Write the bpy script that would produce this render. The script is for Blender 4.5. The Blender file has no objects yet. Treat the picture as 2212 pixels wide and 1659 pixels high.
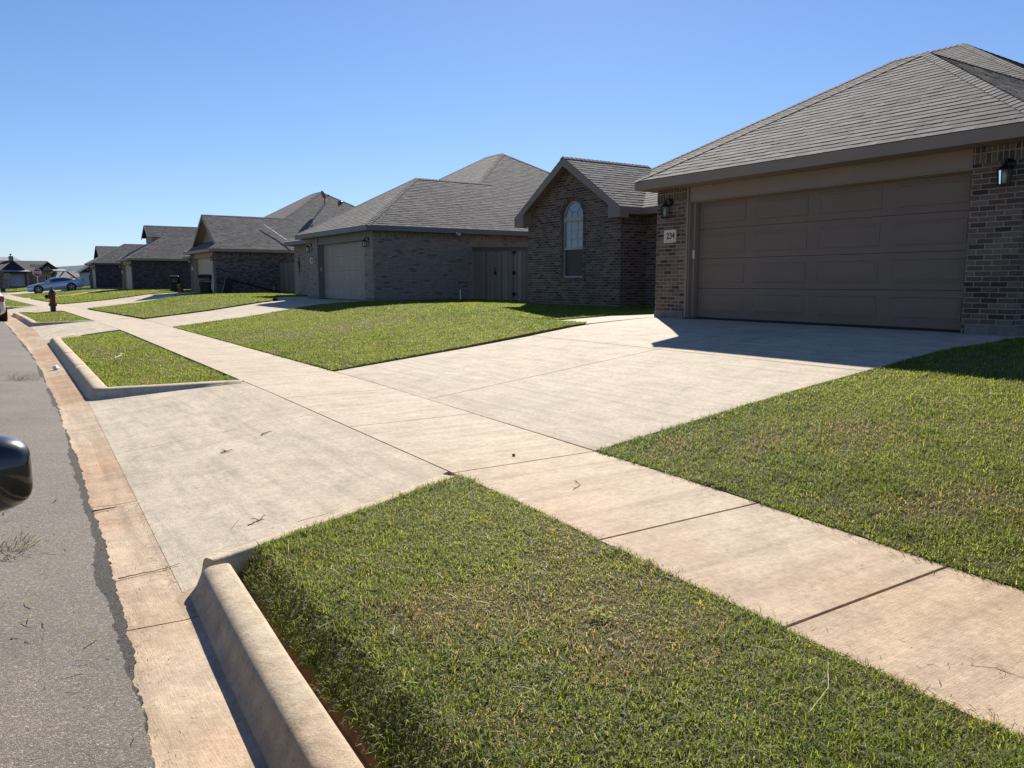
import bpy, math, random
import numpy as np
from mathutils import Vector, Matrix, geometry
random.seed(7); RNG = np.random.default_rng(7)
R = math.radians; sc = bpy.context.scene
# ------------------------------------------------------------------ camera
cd = bpy.data.cameras.new("camera"); cam = bpy.data.objects.new("camera", cd); sc.collection.objects.link(cam)
cd.sensor_width = 36; cd.lens = 36 * 1690 / 2212; cd.clip_start = .05; cd.clip_end = 6000
cam.location = (0, 0, 0); cam.rotation_euler = (R(90 - 7.45), 0, R(-33.4)); sc.camera = cam
# ------------------------------------------------------------------ world and sun
SUN_AZ, SUN_EL = 38.2, 32.5          # azimuth from +Y towards +X
w = bpy.data.worlds.new("World"); sc.world = w; w.use_nodes = True
wn = w.node_tree.nodes; sky = wn.new("ShaderNodeTexSky"); sky.sky_type = 'NISHITA'; sky.sun_disc = False
sky.sun_elevation = R(SUN_EL); sky.sun_rotation = R(SUN_AZ)
sky.altitude = 500; sky.air_density = 1.0; sky.dust_density = 0.12; sky.ozone_density = 4.0
def sky_rolloff(k, tint):
    """soft highlight shoulder on the sky radiance, then a slight cool tint"""
    L = w.node_tree.links; d = wn.new('ShaderNodeVectorMath'); d.operation = 'MULTIPLY'; d.inputs[1].default_value = (k, k, k); L.new(sky.outputs[0], d.inputs[0])
    a_ = wn.new('ShaderNodeVectorMath'); a_.operation = 'ADD'; a_.inputs[1].default_value = (1, 1, 1); L.new(d.outputs[0], a_.inputs[0])
    q = wn.new('ShaderNodeVectorMath'); q.operation = 'DIVIDE'; L.new(sky.outputs[0], q.inputs[0]); L.new(a_.outputs[0], q.inputs[1])
    m_ = wn.new('ShaderNodeVectorMath'); m_.operation = 'MULTIPLY'; m_.inputs[1].default_value = tint; L.new(q.outputs[0], m_.inputs[0])
    L.new(m_.outputs[0], wn["Background"].inputs[0])
sky_rolloff(.016, (.84, .94, 1.16)); wn["Background"].inputs[1].default_value = .060
sl = bpy.data.lights.new("sun", 'SUN'); so = bpy.data.objects.new("sun", sl); sc.collection.objects.link(so)
sl.energy = 5.0; sl.angle = R(.53); sl.color = (1, .93, .82)
a, e = R(SUN_AZ), R(SUN_EL)
so.rotation_euler = Vector((math.sin(a) * math.cos(e), math.cos(a) * math.cos(e), math.sin(e))).to_track_quat('Z', 'Y').to_euler()
so.location = (20, 24, 30)
sc.view_settings.view_transform = 'Standard'; sc.view_settings.look = 'None'
sc.view_settings.exposure = 0.88; sc.view_settings.gamma = 1

# ------------------------------------------------------------------ tagging helpers
def tag(o, label=None, cat=None, group=None, kind=None):
    if label: o['label'] = label
    if cat: o['category'] = cat
    if group: o['group'] = group
    if kind: o['kind'] = kind
    return o
def empty(name, loc=(0, 0, 0), rz=0):
    o = bpy.data.objects.new(name, None); sc.collection.objects.link(o); o.location = loc; o.rotation_euler = (0, 0, rz)
    o.empty_display_size = .2
    return o
class MB:
    def __init__(s): s.v = []; s.f = []; s.c = []; s.sm = False
    def add(s, vs, fs, col=None):
        b = len(s.v); s.v += [tuple(v) for v in vs]; s.f += [tuple(i + b for i in f) for f in fs]; s.c += [col] * len(fs); return s
    def quad(s, a, b, c, d, col=None): return s.add([a, b, c, d], [(0, 1, 2, 3)], col)
    def box(s, x0, y0, z0, x1, y1, z1, col=None):
        x0, x1 = sorted((x0, x1)); y0, y1 = sorted((y0, y1)); z0, z1 = sorted((z0, z1))
        return s.add([(x0,y0,z0),(x1,y0,z0),(x1,y1,z0),(x0,y1,z0),(x0,y0,z1),(x1,y0,z1),(x1,y1,z1),(x0,y1,z1)],
                     [(3,2,1,0),(4,5,6,7),(0,1,5,4),(1,2,6,5),(2,3,7,6),(3,0,4,7)], col)
    def beam(s, a, b, w, h, up=(0, 0, 1), col=None):
        a = Vector(a); b = Vector(b); d = (b - a).normalized(); x = d.cross(Vector(up)).normalized(); z = x.cross(d)
        p = [a + x*i*w/2 + z*j*h/2 for i, j in ((-1,-1),(1,-1),(1,1),(-1,1))]; q = [k + (b - a) for k in p]
        return s.add(p + q, [(3,2,1,0),(4,5,6,7),(0,1,5,4),(1,2,6,5),(2,3,7,6),(3,0,4,7)], col)
    def tube(s, pts, r, n=8, col=None, cap=True):
        pts = [Vector(p) for p in pts]; rs = r if isinstance(r, (list, tuple)) else [r] * len(pts); rings = []
        for i, p in enumerate(pts):
            d = (pts[min(i+1, len(pts)-1)] - pts[max(i-1, 0)]).normalized()
            x = d.cross(Vector((0, 0, 1)) if abs(d.z) < .9 else Vector((1, 0, 0))).normalized(); y = d.cross(x)
            rings.append([p + (x*math.cos(t) + y*math.sin(t)) * rs[i] for t in [2*math.pi*k/n for k in range(n)]])
        vs = [v for r_ in rings for v in r_]
        fs = [(i*n+k, i*n+(k+1) % n, (i+1)*n+(k+1) % n, (i+1)*n+k) for i in range(len(pts)-1) for k in range(n)]
        if cap: fs += [tuple(range(n))[::-1], tuple(range((len(pts)-1)*n, len(pts)*n))]
        return s.add(vs, fs, col)
    def lathe(s, prof, c=(0, 0, 0), n=24, axis='z', col=None):
        vs = []; m = len(prof)
        for k in range(n):
            t = 2*math.pi*k/n
            for r, h in prof:
                p = {'z': (r*math.cos(t), r*math.sin(t), h), 'y': (r*math.cos(t), h, r*math.sin(t)), 'x': (h, r*math.cos(t), r*math.sin(t))}[axis]
                vs.append((p[0]+c[0], p[1]+c[1], p[2]+c[2]))
        fs = [(k*m+i, k*m+i+1, ((k+1) % n)*m+i+1, ((k+1) % n)*m+i) for k in range(n) for i in range(m-1)]
        return s.add(vs, fs, col)
    def loft(s, rings, cap=True, col=None):
        n = len(rings[0]); vs = [v for r in rings for v in r]
        fs = [(i*n+k, i*n+(k+1) % n, (i+1)*n+(k+1) % n, (i+1)*n+k) for i in range(len(rings)-1) for k in range(n)]
        if cap: fs += [tuple(range(n))[::-1], tuple(range((len(rings)-1)*n, len(rings)*n))]
        return s.add(vs, fs, col)
    def build(s, name, m, parent=None, smooth=False, bevel=0, loc=None):
        me = bpy.data.meshes.new(name); me.from_pydata(s.v, [], s.f)
        if any(c is not None for c in s.c):
            at = me.color_attributes.new('Col', 'FLOAT_COLOR', 'CORNER'); buf = []
            for f, c in zip(s.f, s.c): buf += ([*(c or (1, 1, 1)), 1.0][:4]) * len(f)
            at.data.foreach_set('color', buf)
        me.update(); o = bpy.data.objects.new(name, me); sc.collection.objects.link(o)
        if m: me.materials.append(m)
        if smooth: me.polygons.foreach_set('use_smooth', [True] * len(me.polygons))
        if bevel:
            b = o.modifiers.new('bevel', 'BEVEL'); b.width = bevel; b.segments = 2; b.limit_method = 'ANGLE'
        if parent: o.parent = parent
        if loc: o.location = loc
        return o
def copy_tree(o, parent=None):
    c = o.copy(); sc.collection.objects.link(c); c.parent = parent
    for ch in [x for x in bpy.data.objects if x.parent == o]: copy_tree(ch, c)
    return c

# ------------------------------------------------------------------ material helpers
class NT:
    def __init__(s, name):
        s.m = bpy.data.materials.new(name); s.m.use_nodes = True; s.t = s.m.node_tree; s.b = s.t.nodes['Principled BSDF']; s.out = s.t.nodes['Material Output']
    def n(s, ty, **k):
        d = s.t.nodes.new('ShaderNode' + ty)
        for a_, v in k.items(): setattr(d, a_, v)
        return d
    def set(s, sock, v):
        if isinstance(v, bpy.types.NodeSocket): s.t.links.new(v, sock)
        elif v is not None: sock.default_value = v
    def math(s, op, a_, b_=None, c_=None, clamp=False):
        d = s.n('Math', operation=op, use_clamp=clamp); s.set(d.inputs[0], a_); s.set(d.inputs[1], b_); s.set(d.inputs[2], c_); return d.outputs[0]
    def mix(s, f, a_, b_, mode='MIX'):
        d = s.n('Mix', data_type='RGBA', blend_type=mode); s.set(d.inputs[0], f); s.set(d.inputs[6], a_); s.set(d.inputs[7], b_); return d.outputs[2]
    def ramp(s, f, stops, const=False):
        d = s.n('ValToRGB'); d.color_ramp.interpolation = 'CONSTANT' if const else 'LINEAR'; els = d.color_ramp.elements
        while len(els) < len(stops): els.new(.5)
        for e_, (p, c) in zip(els, stops):
            e_.position = p; e_.color = (*c, 1) if isinstance(c, tuple) else (c, c, c, 1)
        s.set(d.inputs[0], f); return d.outputs[0]
    def noise(s, scale, vec=None, detail=4, rough=.55, dist=0, out=0):
        d = s.n('TexNoise'); d.inputs['Scale'].default_value = scale; d.inputs['Detail'].default_value = detail; d.inputs['Roughness'].default_value = rough
        d.inputs['Distortion'].default_value = dist
        if vec is not None: s.t.links.new(vec, d.inputs['Vector'])
        return d.outputs[out]
    def obj(s): return s.n('TexCoord').outputs['Object']
    def mapped(s, vec, scale=(1, 1, 1), rot=(0, 0, 0)):
        d = s.n('Mapping'); s.t.links.new(vec, d.inputs[0]); d.inputs['Scale'].default_value = scale; d.inputs['Rotation'].default_value = rot; return d.outputs[0]
    def bump(s, h, strength=.5, dist=.01, normal=None):
        d = s.n('Bump'); d.inputs['Strength'].default_value = strength; d.inputs['Distance'].default_value = dist; s.set(d.inputs['Height'], h)
        if normal: s.set(d.inputs['Normal'], normal)
        return d.outputs[0]
    def done(s, col=None, rough=None, nrm=None, metal=None, spec=None):
        i = s.b.inputs
        if isinstance(col, tuple): col = (*col, 1)
        s.set(i['Base Color'], col); s.set(i['Roughness'], rough)
        if nrm: s.set(i['Normal'], nrm)
        if metal is not None: s.set(i['Metallic'], metal)
        if spec is not None: s.set(i['Specular IOR Level'], spec)
        return s.m
def plain(name, col, rough=.6, metal=0, var=.12, scale=6, bump=.1, spec=.4, coat=0):
    t = NT(name); o = t.obj(); nz = t.noise(scale, o, 5)
    dark = tuple(c * (1 - var) for c in col); lite = tuple(min(1, c * (1 + var)) for c in col)
    c = t.ramp(nz, [(.3, dark), (.7, lite)])
    m = t.done(c, rough, t.bump(t.noise(scale * 12, o, 3), bump, .002), metal, spec)
    if coat: t.b.inputs['Coat Weight'].default_value = coat; t.b.inputs['Coat Roughness'].default_value = .05
    return m
def facecol(name, rough=.9, bump=.4, bscale=250, mul=1.0, streak=None):
    """colour from per-face attribute (each tab / board has its own colour) times fine grain"""
    t = NT(name); at = t.n('Attribute', attribute_name='Col').outputs['Color']; o = t.obj()
    v = t.mapped(o, streak) if streak else o
    g = t.ramp(t.noise(bscale, v, 4, .7), [(.25, .62 * mul), (.75, 1.35 * mul)]); c = t.mix(1, at, g, 'MULTIPLY')
    c = t.mix(1, c, t.ramp(t.noise(.6, o, 3), [(.3, .88), (.7, 1.1)]), 'MULTIPLY')
    return t.done(c, rough, t.bump(t.noise(bscale, v, 3), bump, .003), spec=.25)

def brick(name, pal, mortar, soldier=False, w_=.2032, h_=.0677, mort=.0065):
    t = NT(name); o = t.obj(); sx = t.n('SeparateXYZ'); t.t.links.new(o, sx.inputs[0])
    ge = t.n('SeparateXYZ'); t.t.links.new(t.n('TexCoord').outputs['Normal'], ge.inputs[0])
    fx = t.math('GREATER_THAN', t.math('ABSOLUTE', ge.outputs[0]), .5)
    u = t.math('ADD', t.math('MULTIPLY', fx, sx.outputs[1]), t.math('MULTIPLY', t.math('SUBTRACT', 1, fx), sx.outputs[0]))
    v = sx.outputs[2]
    wob = t.noise(22, o, 2); u = t.math('ADD', u, t.math('MULTIPLY', t.math('SUBTRACT', wob, .5), .006)); v = t.math('ADD', v, t.math('MULTIPLY', t.math('SUBTRACT', t.noise(14, o, 2), .5), .006))
    if soldier: u, v = v, u
    vr = t.math('DIVIDE', v, h_); row = t.math('FLOOR', vr); fv = t.math('MULTIPLY', t.math('FRACT', vr), h_)
    if soldier: off = 0.13
    else: off = t.math('MULTIPLY', t.math('FLOORED_MODULO', row, 2), .5)
    ur = t.math('ADD', t.math('DIVIDE', u, w_), off); col = t.math('FLOOR', ur); fu = t.math('MULTIPLY', t.math('FRACT', ur), w_)
    d = t.math('MINIMUM', t.math('MINIMUM', fu, t.math('SUBTRACT', w_, fu)), t.math('MINIMUM', fv, t.math('SUBTRACT', h_, fv)))
    rag = t.noise(60, o, 3); d = t.math('ADD', d, t.math('MULTIPLY', t.math('SUBTRACT', rag, .5), .004))
    mask = t.n('MapRange', interpolation_type='SMOOTHSTEP'); t.set(mask.inputs[0], d); mask.inputs[1].default_value = mort * .75; mask.inputs[2].default_value = mort * 1.25; mk = mask.outputs[0]
    cv = t.n('CombineXYZ'); t.set(cv.inputs[0], col); t.set(cv.inputs[1], row); t.set(cv.inputs[2], fx)
    wn_ = t.n('TexWhiteNoise', noise_dimensions='3D'); t.t.links.new(cv.outputs[0], wn_.inputs[0])
    n = len(pal); bc = t.ramp(wn_.outputs[0], [(i / n, c) for i, c in enumerate(pal)], True)
    blot = t.ramp(t.noise(38, o, 4, .7), [(.3, .7), (.75, 1.35)]); bc = t.mix(1, bc, blot, 'MULTIPLY')
    mc = t.mix(1, (*mortar, 1), t.ramp(t.noise(5, o, 3), [(.3, .75), (.7, 1.15)]), 'MULTIPLY')
    c = t.mix(mk, mc, bc)
    hgt = t.math('ADD', mk, t.math('MULTIPLY', t.noise(120, o, 4), .35))
    return t.done(c, .92, t.bump(hgt, .9, .006), spec=.2)

def concrete(name, base, tint, broom='x', dark=.8, tintamt=.5, bs=1.0, near=None):
    t = NT(name); o = t.obj()
    big = t.noise(.55, o, 5, .6); f = t.ramp(big, [(.35, 0.0), (.68, tintamt)])
    if near:    # red dirt washed over the nearest slabs
        sx = t.n('SeparateXYZ'); t.t.links.new(o, sx.inputs[0]); mr = t.n('MapRange'); t.set(mr.inputs[0], t.math('ADD', sx.outputs[1], t.math('MULTIPLY', t.noise(.9, o, 4), 2.4)))
        mr.inputs[1].default_value = near[0]; mr.inputs[2].default_value = near[1]; mr.inputs[3].default_value = 1; mr.inputs[4].default_value = .22
        f = t.math('MULTIPLY', t.math('ADD', t.math('MULTIPLY', f, .7), .3), mr.outputs[0])
    c = t.mix(f, (*base, 1), (*tint, 1))
    med = t.ramp(t.noise(3.5, o, 6, .65), [(.25, dark), (.6, 1.03), (.8, 1.12)]); c = t.mix(1, c, med, 'MULTIPLY')
    sc_ = (9, 120, 9) if broom == 'x' else (120, 9, 9)
    br = t.noise(1.6, t.mapped(o, sc_), 3, .6)
    c = t.mix(1, c, t.ramp(br, [(.3, .92), (.7, 1.05)]), 'MULTIPLY')
    sc2 = (.9, 11, 1) if broom == 'x' else (11, .9, 1)
    wide = t.noise(1.0, t.mapped(o, sc2, rot=(0, 0, .06)), 6, .68); c = t.mix(1, c, t.ramp(wide, [(.36, .82), (.50, .98), (.66, 1.07)]), 'MULTIPLY')
    fine = t.noise(26, o, 6, .75); c = t.mix(1, c, t.ramp(fine, [(.3, .74), (.62, 1.10)]), 'MULTIPLY')
    spk = t.ramp(t.noise(170, o, 2), [(.28, .62), (.42, 1.0)]); c = t.mix(.8, c, t.mix(1, c, spk, 'MULTIPLY'))
    st = t.ramp(t.noise(1.4, o, 8, .75, 1.5), [(.60, 1.0), (.72, .74)]); c = t.mix(1, c, st, 'MULTIPLY')
    h = t.math('ADD', t.math('MULTIPLY', br, 1.0), t.math('MULTIPLY', t.noise(130, o, 4), .8))
    return t.done(c, .88, t.bump(h, .55 * bs, .004), spec=.3)

M = {}
M['conc'] = concrete('driveway_concrete', (.53, .455, .345), (.46, .365, .255), 'y', .76)
M['walk'] = concrete('sidewalk_concrete', (.51, .435, .33), (.52, .345, .205), 'x', .78, .9, near=(3.4, 6.8))
M['gutter'] = concrete('gutter_concrete', (.52, .41, .29), (.43, .245, .13), 'y', .68, tintamt=1.0)
def curb_mat():
    t = NT('curb_concrete'); o = t.obj()
    c = t.mix(t.ramp(t.noise(1.3, o, 6, .65), [(.42, 0.0), (.7, .6)]), (.56, .46, .325, 1), (.48, .32, .19, 1))
    c = t.mix(1, c, t.ramp(t.noise(9, o, 7, .75), [(.3, .66), (.6, 1.06)]), 'MULTIPLY')
    c = t.mix(1, c, t.ramp(t.noise(90, o, 3), [(.28, .6), (.40, 1.0)]), 'MULTIPLY')
    c = t.mix(t.ramp(t.noise(3.2, o, 8, .8, 1), [(.62, 0.0), (.70, .6)]), c, (.12, .085, .06, 1))
    h = t.math('ADD', t.noise(70, o, 6, .8), t.math('MULTIPLY', t.noise(9, o, 3), 1.5))
    return t.done(c, .9, t.bump(h, .9, .006), spec=.25)
M['curb'] = curb_mat()
M['found'] = concrete('foundation_concrete', (.22, .20, .175), (.18, .15, .12), 'x')

def asphalt_mat(name, base, scale):
    t = NT(name); o = t.obj()
    v = t.n('TexVoronoi'); v.inputs['Scale'].default_value = scale; t.t.links.new(o, v.inputs[0])
    st = t.mix(.5, (*base, 1), v.outputs['Color'], 'MULTIPLY')
    wn_ = t.n('SeparateColor'); t.t.links.new(v.outputs['Color'], wn_.inputs[0])
    c = t.ramp(wn_.outputs[0], [(0, tuple(b * .72 for b in base)), (.55, base), (.85, tuple(b * 1.35 for b in base)), (1, tuple(b * 2.3 for b in base))])
    c = t.mix(1, c, t.ramp(t.noise(.8, o, 6, .65), [(.3, .78), (.7, 1.15)]), 'MULTIPLY')
    c = t.mix(t.ramp(t.noise(2.2, t.mapped(o, (1, .35, 1)), 5, .7), [(.60, 0.0), (.74, .35)]), c, (.13, .10, .07, 1))
    h = t.math('ADD', t.math('SUBTRACT', 1, v.outputs['Distance']), t.math('MULTIPLY', t.noise(60, o, 4), 1.2))
    return t.done(c, .85, t.bump(h, .6, .004), spec=.3)
M['asphalt'] = asphalt_mat('asphalt', (.165, .143, .120), 190)
M['asphalt_dark'] = asphalt_mat('shaded_crumbled_asphalt', (.038, .034, .03), 120)  # near-black base carries the shade of the crack along the gutter

def soil_mat():
    t = NT('soil'); o = t.obj()
    c = t.ramp(t.noise(5, o, 7, .7), [(.25, (.05, .045, .022)), (.45, (.075, .085, .03)), (.6, (.12, .105, .055)), (.8, (.065, .09, .025))])
    c = t.mix(t.ramp(t.noise(60, o, 3), [(.4, 0.0), (.75, .6)]), c, (.19, .15, .085, 1))
    return t.done(c, .95, t.bump(t.noise(45, o, 6, .7), 1, .02), spec=.1)
M['soil'] = soil_mat()
M['dirt'] = plain('red_dirt', (.13, .065, .035), .95, var=.35, scale=18, bump=1)
def far_ground():
    t = NT('far_ground'); o = t.obj()
    c = t.ramp(t.noise(.05, o, 7, .65), [(.3, (.07, .085, .03)), (.55, (.10, .11, .045)), (.75, (.14, .125, .07))])
    c = t.mix(1, c, t.ramp(t.noise(3, o, 5), [(.3, .8), (.7, 1.2)]), 'MULTIPLY')
    return t.done(c, .95, t.bump(t.noise(8, o, 5), .6, .05), spec=.1)
M['far'] = far_ground()
def grass_mat():
    t = NT('grass_blades'); at = t.n('Attribute', attribute_name='Col').outputs['Color']
    t.set(t.b.inputs['Base Color'], at); t.b.inputs['Roughness'].default_value = .55; t.b.inputs['Specular IOR Level'].default_value = .22
    tr = t.n('BsdfTranslucent'); c2 = t.mix(1, at, (1.7, 1.55, .75, 1), 'MULTIPLY'); t.t.links.new(c2, tr.inputs[0])
    mx = t.n('MixShader'); mx.inputs[0].default_value = .55; t.t.links.new(t.b.outputs[0], mx.inputs[1]); t.t.links.new(tr.outputs[0], mx.inputs[2])
    t.t.links.new(mx.outputs[0], t.out.inputs[0]); return t.m
M['grass'] = grass_mat()
M['shingle'] = facecol('asphalt_shingles', .93, .8, 140)
M['wood'] = facecol('weathered_wood', .9, .5, 14, 1.0, (14, 14, 1.2))
M['rust_wood'] = plain('trim_wood', (.20, .11, .07), .8)
M['trim_taupe'] = plain('taupe_trim_paint', (.25, .19, .145), .6, var=.06, scale=2)
M['door_taupe'] = plain('taupe_door_paint', (.185, .13, .092), .5, var=.05, scale=1.5, bump=.15)
M['trim_tan'] = plain('tan_trim_paint', (.30, .225, .15), .6, var=.06, scale=2)
M['door_tan'] = plain('tan_door_paint', (.42, .33, .235), .55, var=.05)
M['trim_grey'] = plain('grey_trim_paint', (.17, .16, .15), .6, var=.06, scale=2)
M['door_grey'] = plain('greige_door_paint', (.30, .25, .195), .5, var=.05, scale=1.5)
M['black'] = plain('black_metal', (.012, .012, .014), .4, .3, .1)
M['blackplastic'] = plain('black_plastic', (.014, .015, .017), .5, var=.2)
M['white'] = plain('white_paint', (.78, .77, .74), .5, var=.04)
M['plaque'] = plain('cast_stone_plaque', (.62, .56, .46), .8, var=.06, scale=20)
M['ink'] = plain('black_ink', (.02, .02, .035), .6)
M['vinyl'] = plain('window_vinyl', (.40, .34, .265), .5, var=.03)
M['blind'] = plain('window_blind', (.55, .58, .56), .6, var=.03)
M['screen'] = plain('insect_screen', (.022, .028, .032), .45, var=.1)
M['dark_roof'] = plain('dark_roof_shingles', (.055, .05, .055), .9, var=.3, scale=3)
M['darkroom'] = plain('dark_interior', (.02, .02, .022), .8)
def glass(name, tint=(.9, .95, 1), trans=.6):
    t = NT(name); gl = t.n('BsdfGlossy'); gl.inputs[1].default_value = .03; gl.inputs[0].default_value = (.95, .97, 1, 1)
    tp = t.n('BsdfTransparent'); tp.inputs[0].default_value = (*tint, 1); fr = t.n('Fresnel'); fr.inputs[0].default_value = 1.6
    f = t.math('ADD', t.math('MULTIPLY', fr.outputs[0], 1 - trans * .3), .05, clamp=True)
    mx = t.n('MixShader'); t.t.links.new(f, mx.inputs[0]); t.t.links.new(tp.outputs[0], mx.inputs[1]); t.t.links.new(gl.outputs[0], mx.inputs[2])
    t.t.links.new(mx.outputs[0], t.out.inputs[0]); return t.m
M['glass'] = glass('clear_glass'); M['glass_dark'] = glass('tinted_glass', (.25, .27, .28), .2)
def winglass():
    t = NT('window_glass'); return t.done((.05, .06, .07), .03, spec=1.0)
M['carglass'] = winglass()
M['bulb'] = plain('frosted_bulb', (.45, .44, .40), .3, var=.02)

# ------------------------------------------------------------------ terrain
def cshift(Y): return np.interp(Y, [22, 38, 46, 69, 87, 120], [0, -.45, -.7, -1.2, -2.0, -3.5])
def zs(Y): return np.interp(Y, [-5, 1.5, 3.7, 9, 20, 40, 100], [-1.45, -1.42, -1.34, -1.26, -1.22, -1.2, -1.1])
XP = [-14, -12.5, -8.2, -8.05, -4, .1, .6, .9, 1.05, 2.6, 3.87, 6.2, 8.6, 10.3, 16, 40]
def zf(X, Y):
    s_ = float(zs(Y)); g = -1.49 + .002 * min(max(Y, 0), 60); x = X - float(cshift(Y))
    return float(np.interp(x, XP, [s_ + .1, s_, g + .17, g + .03, g + .10, g + .02, g, g + .01, g + .15, s_, s_, -1.02, -.75, -.67, -.63, -.6]))
def zap(X, Y):
    """apron ramp: gutter up to the sidewalk without the curb step"""
    s_ = float(zs(Y)); g = -1.49 + .002 * min(max(Y, 0), 60)
    return float(np.interp(X - float(cshift(Y)), [.1, .62, .95, 2.6], [g + .02, g, g + .035, s_]))
def bil(q, a_, b_):
    """q: corners (street-near, house-near, house-far, street-far)"""
    p0 = [q[0][i] * (1 - a_) + q[1][i] * a_ for i in (0, 1)]; p1 = [q[3][i] * (1 - a_) + q[2][i] * a_ for i in (0, 1)]
    return p0[0] * (1 - b_) + p1[0] * b_, p0[1] * (1 - b_) + p1[1] * b_
def sheet(mb, q, off=0, skirt=.12, na=None, nb=None, a0=0, a1=1, b0=0, b1=1, col=None, fn=None):
    fn = fn or zf
    L1 = max(math.dist(q[0], q[1]), math.dist(q[3], q[2])) * (a1 - a0); L2 = max(math.dist(q[0], q[3]), math.dist(q[1], q[2])) * (b1 - b0)
    na = na or max(2, int(L1 / .45)); nb = nb or max(2, min(60, int(L2 / .6)))
    g = []
    for j in range(nb + 1):
        for i in range(na + 1):
            x, y = bil(q, a0 + (a1 - a0) * i / na, b0 + (b1 - b0) * j / nb); g.append((x, y, fn(x, y) + off))
    W = na + 1
    fs = [(j*W+i, j*W+i+1, (j+1)*W+i+1, (j+1)*W+i) for j in range(nb) for i in range(na)]
    ring = [i for i in range(W)] + [j*W+na for j in range(1, nb+1)] + [nb*W+i for i in range(na-1, -1, -1)] + [j*W for j in range(nb-1, 0, -1)]
    n0 = len(g); g += [(g[i][0], g[i][1], g[i][2] - skirt) for i in ring]; m = len(ring)
    fs += [(ring[k], n0 + k, n0 + (k+1) % m, ring[(k+1) % m]) for k in range(m)]
    mb.add(g, fs, col)
def slabs(mb, q, na, nb, gap=.005, off=0, fn=None):
    La = math.dist(q[0], q[1]); Lb = math.dist(q[0], q[3])
    for i in range(na):
        for j in range(nb):
            sheet(mb, q, off, a0=i/na + gap/2/La, a1=(i+1)/na - gap/2/La, b0=j/nb + gap/2/Lb, b1=(j+1)/nb - gap/2/Lb, fn=fn)
def struct(mb, name, m, label=None, **k):
    o = mb.build(name, m, **k); o['kind'] = 'structure'
    if label: o['label'] = label
    return o
# ground sheet
mb = MB()
xs = [-2500, -900, -300, -100, -40, -20, -14, -12.5, -8.3, -8, -4, 0, .6, .95, 1.05, 2.6, 3.87, 5, 6.2, 7.4, 8.6, 10.3, 12, 16, 25, 40, 80, 200, 600, 2500]
ys = [-2500, -800, -200, -50, -20, -10, -5, 0, 1.5, 3.7, 6, 9, 14, 20, 25, 30, 40, 50, 60, 75, 90, 100, 125, 160, 250, 500, 1200, 3000]
def gz(x, y):
    if x > 60 or x < -40 or y > 150 or y < -40: return -1.3 if abs(x) < 500 and abs(y) < 600 else -1.6
    return (min(zf(x, y), zap(x, y)) if .5 < x < 2.7 else zf(x, y)) - .075
vs = [(x, y, gz(x, y)) for y in ys for x in xs]; W = len(xs)
mb.add(vs, [(j*W+i, j*W+i+1, (j+1)*W+i+1, (j+1)*W+i) for j in range(len(ys)-1) for i in range(W-1)])
struct(mb, 'ground', M['far'])

S1 = [(2.60, -4), (2.6, 4.69), (2.59, 10.1), (2.66, 22.2), (2.60, 27.5), (2.41, 37.8), (1.8, 46.1), (.95, 62), (.35, 74), (-.6, 84)]
S2 = [(3.87, -4), (3.87, 4.69), (3.92, 10.5), (3.95, 22.5), (3.97, 27.5), (3.41, 39.1), (2.98, 47.85), (2.09, 62.9), (1.55, 73), (1.2, 84)]
mb = MB(); breaks = [-4, -2.9, -1.6, -.3, .5, 1.93, 3.1, 4.69]
def s_at(P, y): return (float(np.interp(y, [p[1] for p in P], [p[0] for p in P])), y)
yy = breaks + [6.6, 8.5, 10.3] + list(np.arange(11.6, 22.6, 1.22)) + list(np.arange(24, 84, 1.5))
for k, (y0, y1) in enumerate(zip(yy[:-1], yy[1:])):
    g_ = .009 if y1 <= 5 else .006
    sk = lambda y: y + (.0 if y > 5 else 0)
    a_, b_ = s_at(S1, y0), s_at(S2, y0); c_, d_ = s_at(S2, y1), s_at(S1, y1)
    sheet(mb, [(a_[0], a_[1]+g_), (b_[0], b_[1]+g_), (c_[0], c_[1]-g_), (d_[0], d_[1]-g_)], 0, nb=2)
struct(mb, 'sidewalk', M['walk'])
# curved walk on to the crossing street
mb = MB(); sheet(mb, [(-.6, 84.05), (1.2, 84.05), (4.2, 97), (2.6, 98.5)]); sheet(mb, [(2.6, 98.55), (4.2, 97.05), (9, 98), (9, 99.5)])
struct(mb, 'sidewalk', M['walk'])
# driveways
def drive(quads, name='driveway'):
    mb = MB()
    for q, na, nb in quads: slabs(mb, q, na, nb)
    return struct(mb, name, M['conc'])
drive([([(3.885, 4.70), (7.3, 4.60), (7.35, 7.6), (3.9, 7.58)], 1, 1), ([(3.9, 7.59), (7.35, 7.61), (7.4, 10.62), (3.93, 10.48)], 1, 1),
       ([(7.31, 4.6), (10.62, 4.5), (10.62, 7.64), (7.36, 7.61)], 1, 1), ([(7.36, 7.62), (10.62, 7.65), (10.62, 10.98), (7.41, 10.64)], 1, 1)])
drive([([(3.965, 22.5), (9.4, 24.9), (9.2, 29.7), (3.98, 27.42)], 3, 2), ([(9.41, 24.95), (10.8, 25.0), (10.8, 31.5), (9.21, 29.75)], 1, 1)])
drive([([(3.42, 39.1), (6.4, 41.3), (6.46, 50.2), (3.0, 47.85)], 2, 2), ([(6.41, 41.4), (9.4, 46.3), (9.6, 53.0), (6.5, 50.2)], 2, 1), ([(9.41, 46.3), (10.8, 46.5), (10.8, 53.0), (9.61, 53.0)], 1, 1)])
drive([([(2.1, 62.9), (8.7, 72.6), (8.9, 76.8), (1.7, 65.2)], 3, 1), ([(8.6, 68.8), (9.5, 69), (9.5, 76.8), (8.9, 76.8)], 1, 1)])
drive([([(1.25, 84.1), (8.4, 84.1), (8.4, 91.5), (2.6, 91.5)], 3, 2)])
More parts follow.
